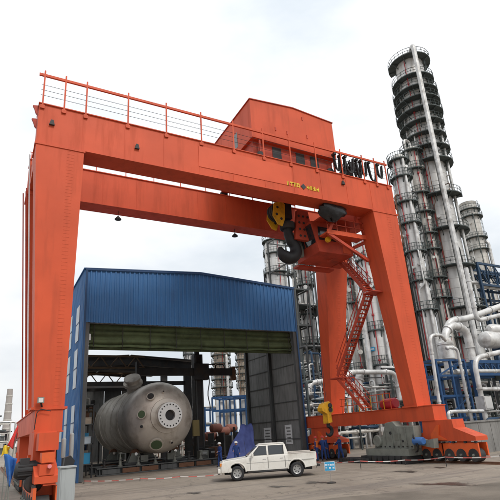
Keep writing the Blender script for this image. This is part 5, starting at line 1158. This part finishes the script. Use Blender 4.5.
for px, y0_, y1_, l_ in ((63, 438, 458, 'left one of two pale posts against the blue shelter wall'), (70.8, 433, 459, 'right one of two pale posts against the blue shelter wall')):
    a = PX(px, y1_, 1, 24.5); b = PX(px, y0_, 1, 24.5); t = thing('pale_post', l_, 'post', (a.x, 24.5, 0), group='pale posts'); mb = MB(); mb.tube([(a.x, 24.5, 0), (a.x, 24.5, a.z)], .06, 8); mb.build('stem', DARK, t)
    mb = MB(); mb.lathe([(.08, a.z), (.1, a.z+.05), (.1, b.z-.06), (.05, b.z), (.001, b.z)], (a.x, 24.5, 0), 'z', 12); mb.build('sleeve', CABINET, t)
def flag(foot, tip, cloth_px, Y, m, label):
    a = PX(*foot, 1, Y); b = PX(*tip, 1, Y); a2 = a+(a-b)*((a.z)/(b.z-a.z)) if b.z > a.z else a
    t = thing('flag', label, 'flag', (a2.x, a2.y, 0), group='flags at the left edge'); mb = MB(); mb.tube([a2, b], .014, 7); mb.build('pole', GREYM, t)
    C4 = [PX(*p, 1, Y) for p in cloth_px]; mb = MB(); nu, nv = 12, 12
    for j in range(nv+1):
        for i in range(nu+1):
            u_, v_ = i/nu, j/nv; p = (C4[0]*(1-u_)+C4[1]*u_)*(1-v_)+(C4[3]*(1-u_)+C4[2]*u_)*v_; mb.v.append((p.x, p.y+.10*sin(u_*8+v_*3)*(.3+u_), p.z+.02*sin(u_*6)))
    for j in range(nv):
        for i in range(nu): a_ = j*(nu+1)+i; mb.f.append((a_, a_+1, a_+nu+2, a_+nu+1)); mb.m.append(0)
    o = mb.build('cloth', m, t, 80); sm = o.modifiers.new('t', 'SOLIDIFY'); sm.thickness = .008
flag((6, 492), (18, 424.5), ((7, 446), (14, 449), (18, 434), (18, 425)), 15.0, FLAG_R, 'red flag on a leaning pole at the left edge')
flag((2, 496), (7, 444), ((1, 457), (9, 452), (10, 446), (4, 446)), 15.6, FLAG_Y, 'yellow flag below the red one at the left edge')
flag((8, 500), (9, 450), ((8, 486), (10, 486), (17, 458), (4, 454)), 14.4, FLAG_B, 'blue flag hanging limp at the left edge')

# ---- tangles of small process piping
def tangle(x0, x1, y0, y1, z1, n, label, seed, group='tangles of small piping', r=(.05, .16), mats=None):
    rg = random.Random(seed); t = thing('piping_cluster', label, 'piping', ((x0+x1)/2, (y0+y1)/2, 0), group=group); mats = mats or (PIPE, PIPE, PIPE, CLAD2, CLAD2, DARK, GRATE, GRATE, CLAD, PIPE, NAVY, REDPIPE)
    for i in range(n):
        p = Vector((rg.uniform(x0, x1), rg.uniform(y0, y1), 0)); pts = [p.copy()]; p.z = rg.uniform(.8, z1); pts.append(p.copy()); last = 2
        for k_ in range(rg.randint(2, 5)):
            ax = rg.choice([a for a in (0, 1, 2) if a != last]); last = ax; q = p.copy()
            lim = ((x0, x1), (y0, y1), (.5, z1))[ax]; q[ax] = rg.uniform(*lim)
            if abs(q[ax]-p[ax]) < .6: q[ax] = min(lim[1], p[ax]+1.0) if p[ax] < (lim[0]+lim[1])/2 else p[ax]-1.0
            pts.append(q.copy()); p = q
        rr = rg.uniform(*r); mb = MB(); mb.tube(bend(pts, rr*3, 4), rr, 8); mb.build('pipe', rg.choice(mats), t)
    for i in range(n//3):
        c = Vector((rg.uniform(x0, x1), rg.uniform(y0, y1), rg.uniform(.8, z1))); mb = MB(); s_ = rg.uniform(.2, .5)
        if rg.random() < .5: mb.lathe([(.001, -s_), (s_*.6, -s_), (s_*.75, -s_*.7), (s_*.75, s_*.7), (s_*.6, s_), (.001, s_)], c, rg.choice('xyz'), 12)
        else: mb.box(c-Vector((s_, s_*.6, s_*.7)), c+Vector((s_, s_*.6, s_*.7)))
        mb.build('fitting', rg.choice(mats), t)
tangle(27, 37, 40, 48, 7, 34, 'low tangle of pipes and valves behind the right sill beam', 31)
tangle(33, 39, 50, 57, 13, 20, 'tall tangle of pipes just right of the shelter', 32)
tangle(36, 48, 44, 54, 9, 34, 'tall tangle of pipes and fittings seen between the right crane legs', 33)
tangle(38, 48, 25, 30, 3.2, 22, 'low tangle of pipes behind the concrete wall at right', 34)
tangle(46, 60, 36, 44, 8, 34, 'tangle of pipes and valves below the tallest column', 35, r=(.05, .2))
tangle(66, 74, 60, 68, 40, 22, 'high tangle of thin pipes between the silver columns', 36)
tangle(20, 26, 56, 66, 2.6, 26, 'low tangle of pipes seen through the shelter beside the tarp', 37, mats=(PIPE, RUST, PINK, DARK, CLAD2, REDPIPE))
tangle(26, 40, 98, 106, 8, 20, 'far tangle of pipes seen through the shelter opening', 38, mats=(BEIGE, CLAD2, RUST, PIPE, DARK))
tangle(6, 10.5, 52, 64, 7, 30, 'tangle of pale pipes at the left behind the vessel', 39, mats=(BEIGE, CLAD2, RUST, BROWN, DARK, BLUE_S))
# walls of the shed behind
sw = shed
for i in range(8):
    mb = MB(); y_ = 47.5+i*2.5; mb.box((4.3, y_+.03, 0), (4.42+.03*(i % 2), y_+2.47, ZPF[0]*.93)); mb.build('wall_panel', DGREY, sw)
for i in range(6):
    mb = MB(); x_ = 4.5+i*2.3; mb.box((x_+.03, 67.4, 0 if i != 2 else 3.5), (x_+2.27, 67.52+.03*(i % 2), ZPF[1]*.95)); mb.build('wall_panel', random.choice((DGREY, PANEL, DARK)), sw)
# stores at the left inside the shelter
st = thing('storage_rack', 'dark steel storage rack with boxes against the left shelter wall', 'rack', (6.6, 41, 0))
for x in (6.15, 7.15):
    for y in (38.8, 41, 43.4): mb = MB(); mb.bar((x, y, 0), (x, y, 5.2), .1); mb.build('post', DARK, st)
for z in (.9, 2.3, 3.7, 5.1): mb = MB(); mb.box((6.1, 38.75, z), (7.2, 43.45, z+.06)); mb.build('shelf', DGREY, st)
rg = random.Random(11)
for i, (z, y) in enumerate([(z, y) for z in (.96, 2.36, 3.76) for y in (39.0, 40.0, 41.3, 42.4)]):
    w_, h_ = rg.uniform(.6, .85), rg.uniform(.4, .95); m_ = rg.choice((CLAD2, BEIGE, RUST, SIGNB, GREYM, WINDOWP))
    nm_ = {CLAD2: 'grey', BEIGE: 'beige', RUST: 'rusty', SIGNB: 'blue', GREYM: 'olive grey', WINDOWP: 'pale'}[m_]
    t = thing('crate', f'{nm_} crate on the {["bottom", "middle", "top"][i//4]} shelf of the storage rack, {["nearest", "second", "third", "farthest"][i % 4]} from the yard', 'crate', (6.65, y, z), group='crates on the storage rack')
    mb = MB(); mb.box((6.25, y, z+.002), (7.05, y+w_, z+h_)); c_ = mb.build('box', m_, t)
    mb = MB(); mb.box((6.22, y-.02, z+h_+.001), (7.08, y+w_+.02, z+h_+.05)); mb.build('lid', m_, t)
# ---- welding power units and hoses on the floor right of the vessel
for i, (px, py, m_, l_) in enumerate(((203, 465, GREYM, 'grey welding power unit right of the vessel, nearest the mast'), (210, 464, DARK, 'dark welding power unit between two others near the mast'), (216, 463.5, RUST, 'rusty welding power unit beside the worker near the tarp'))):
    q = PX(px, py, 2, 0); t = thing('power_unit', l_, 'power unit', (q.x, q.y, 0), .2*i, group='welding power units', local=True)
    mb = MB(); mb.box((-.35, -.5, .16), (.35, .5, 1.15+.12*i)); b_ = bevel(mb.build('casing', m_, t), .02)
    for k_ in range(5): mb = MB(); mb.box((-.28, -.512, .35+k_*.1), (.28, -.498, .40+k_*.1)); mb.build('louvre', BLACK, b_)
    mb = MB(); mb.box((-.2, -.515, .92), (.2, -.497, 1.06)); mb.build('panel', CABINET, b_)
    for sx_ in (-.3, .3):
        for sy_ in (-.38, .38): mb = MB(); mb.lathe([(.001, -.04), (.08, -.04), (.085, 0), (.08, .04), (.001, .04)], (sx_, sy_, .085), 'x', 12); mb.build('castor', BLACK, t)
    mb = MB(); mb.tube(bend([(-.3, .3, 1.15+.12*i), (-.3, .3, 1.4+.12*i), (.3, .3, 1.4+.12*i), (.3, .3, 1.15+.12*i)], .08), .02, 6); mb.build('handle', DARK, t)
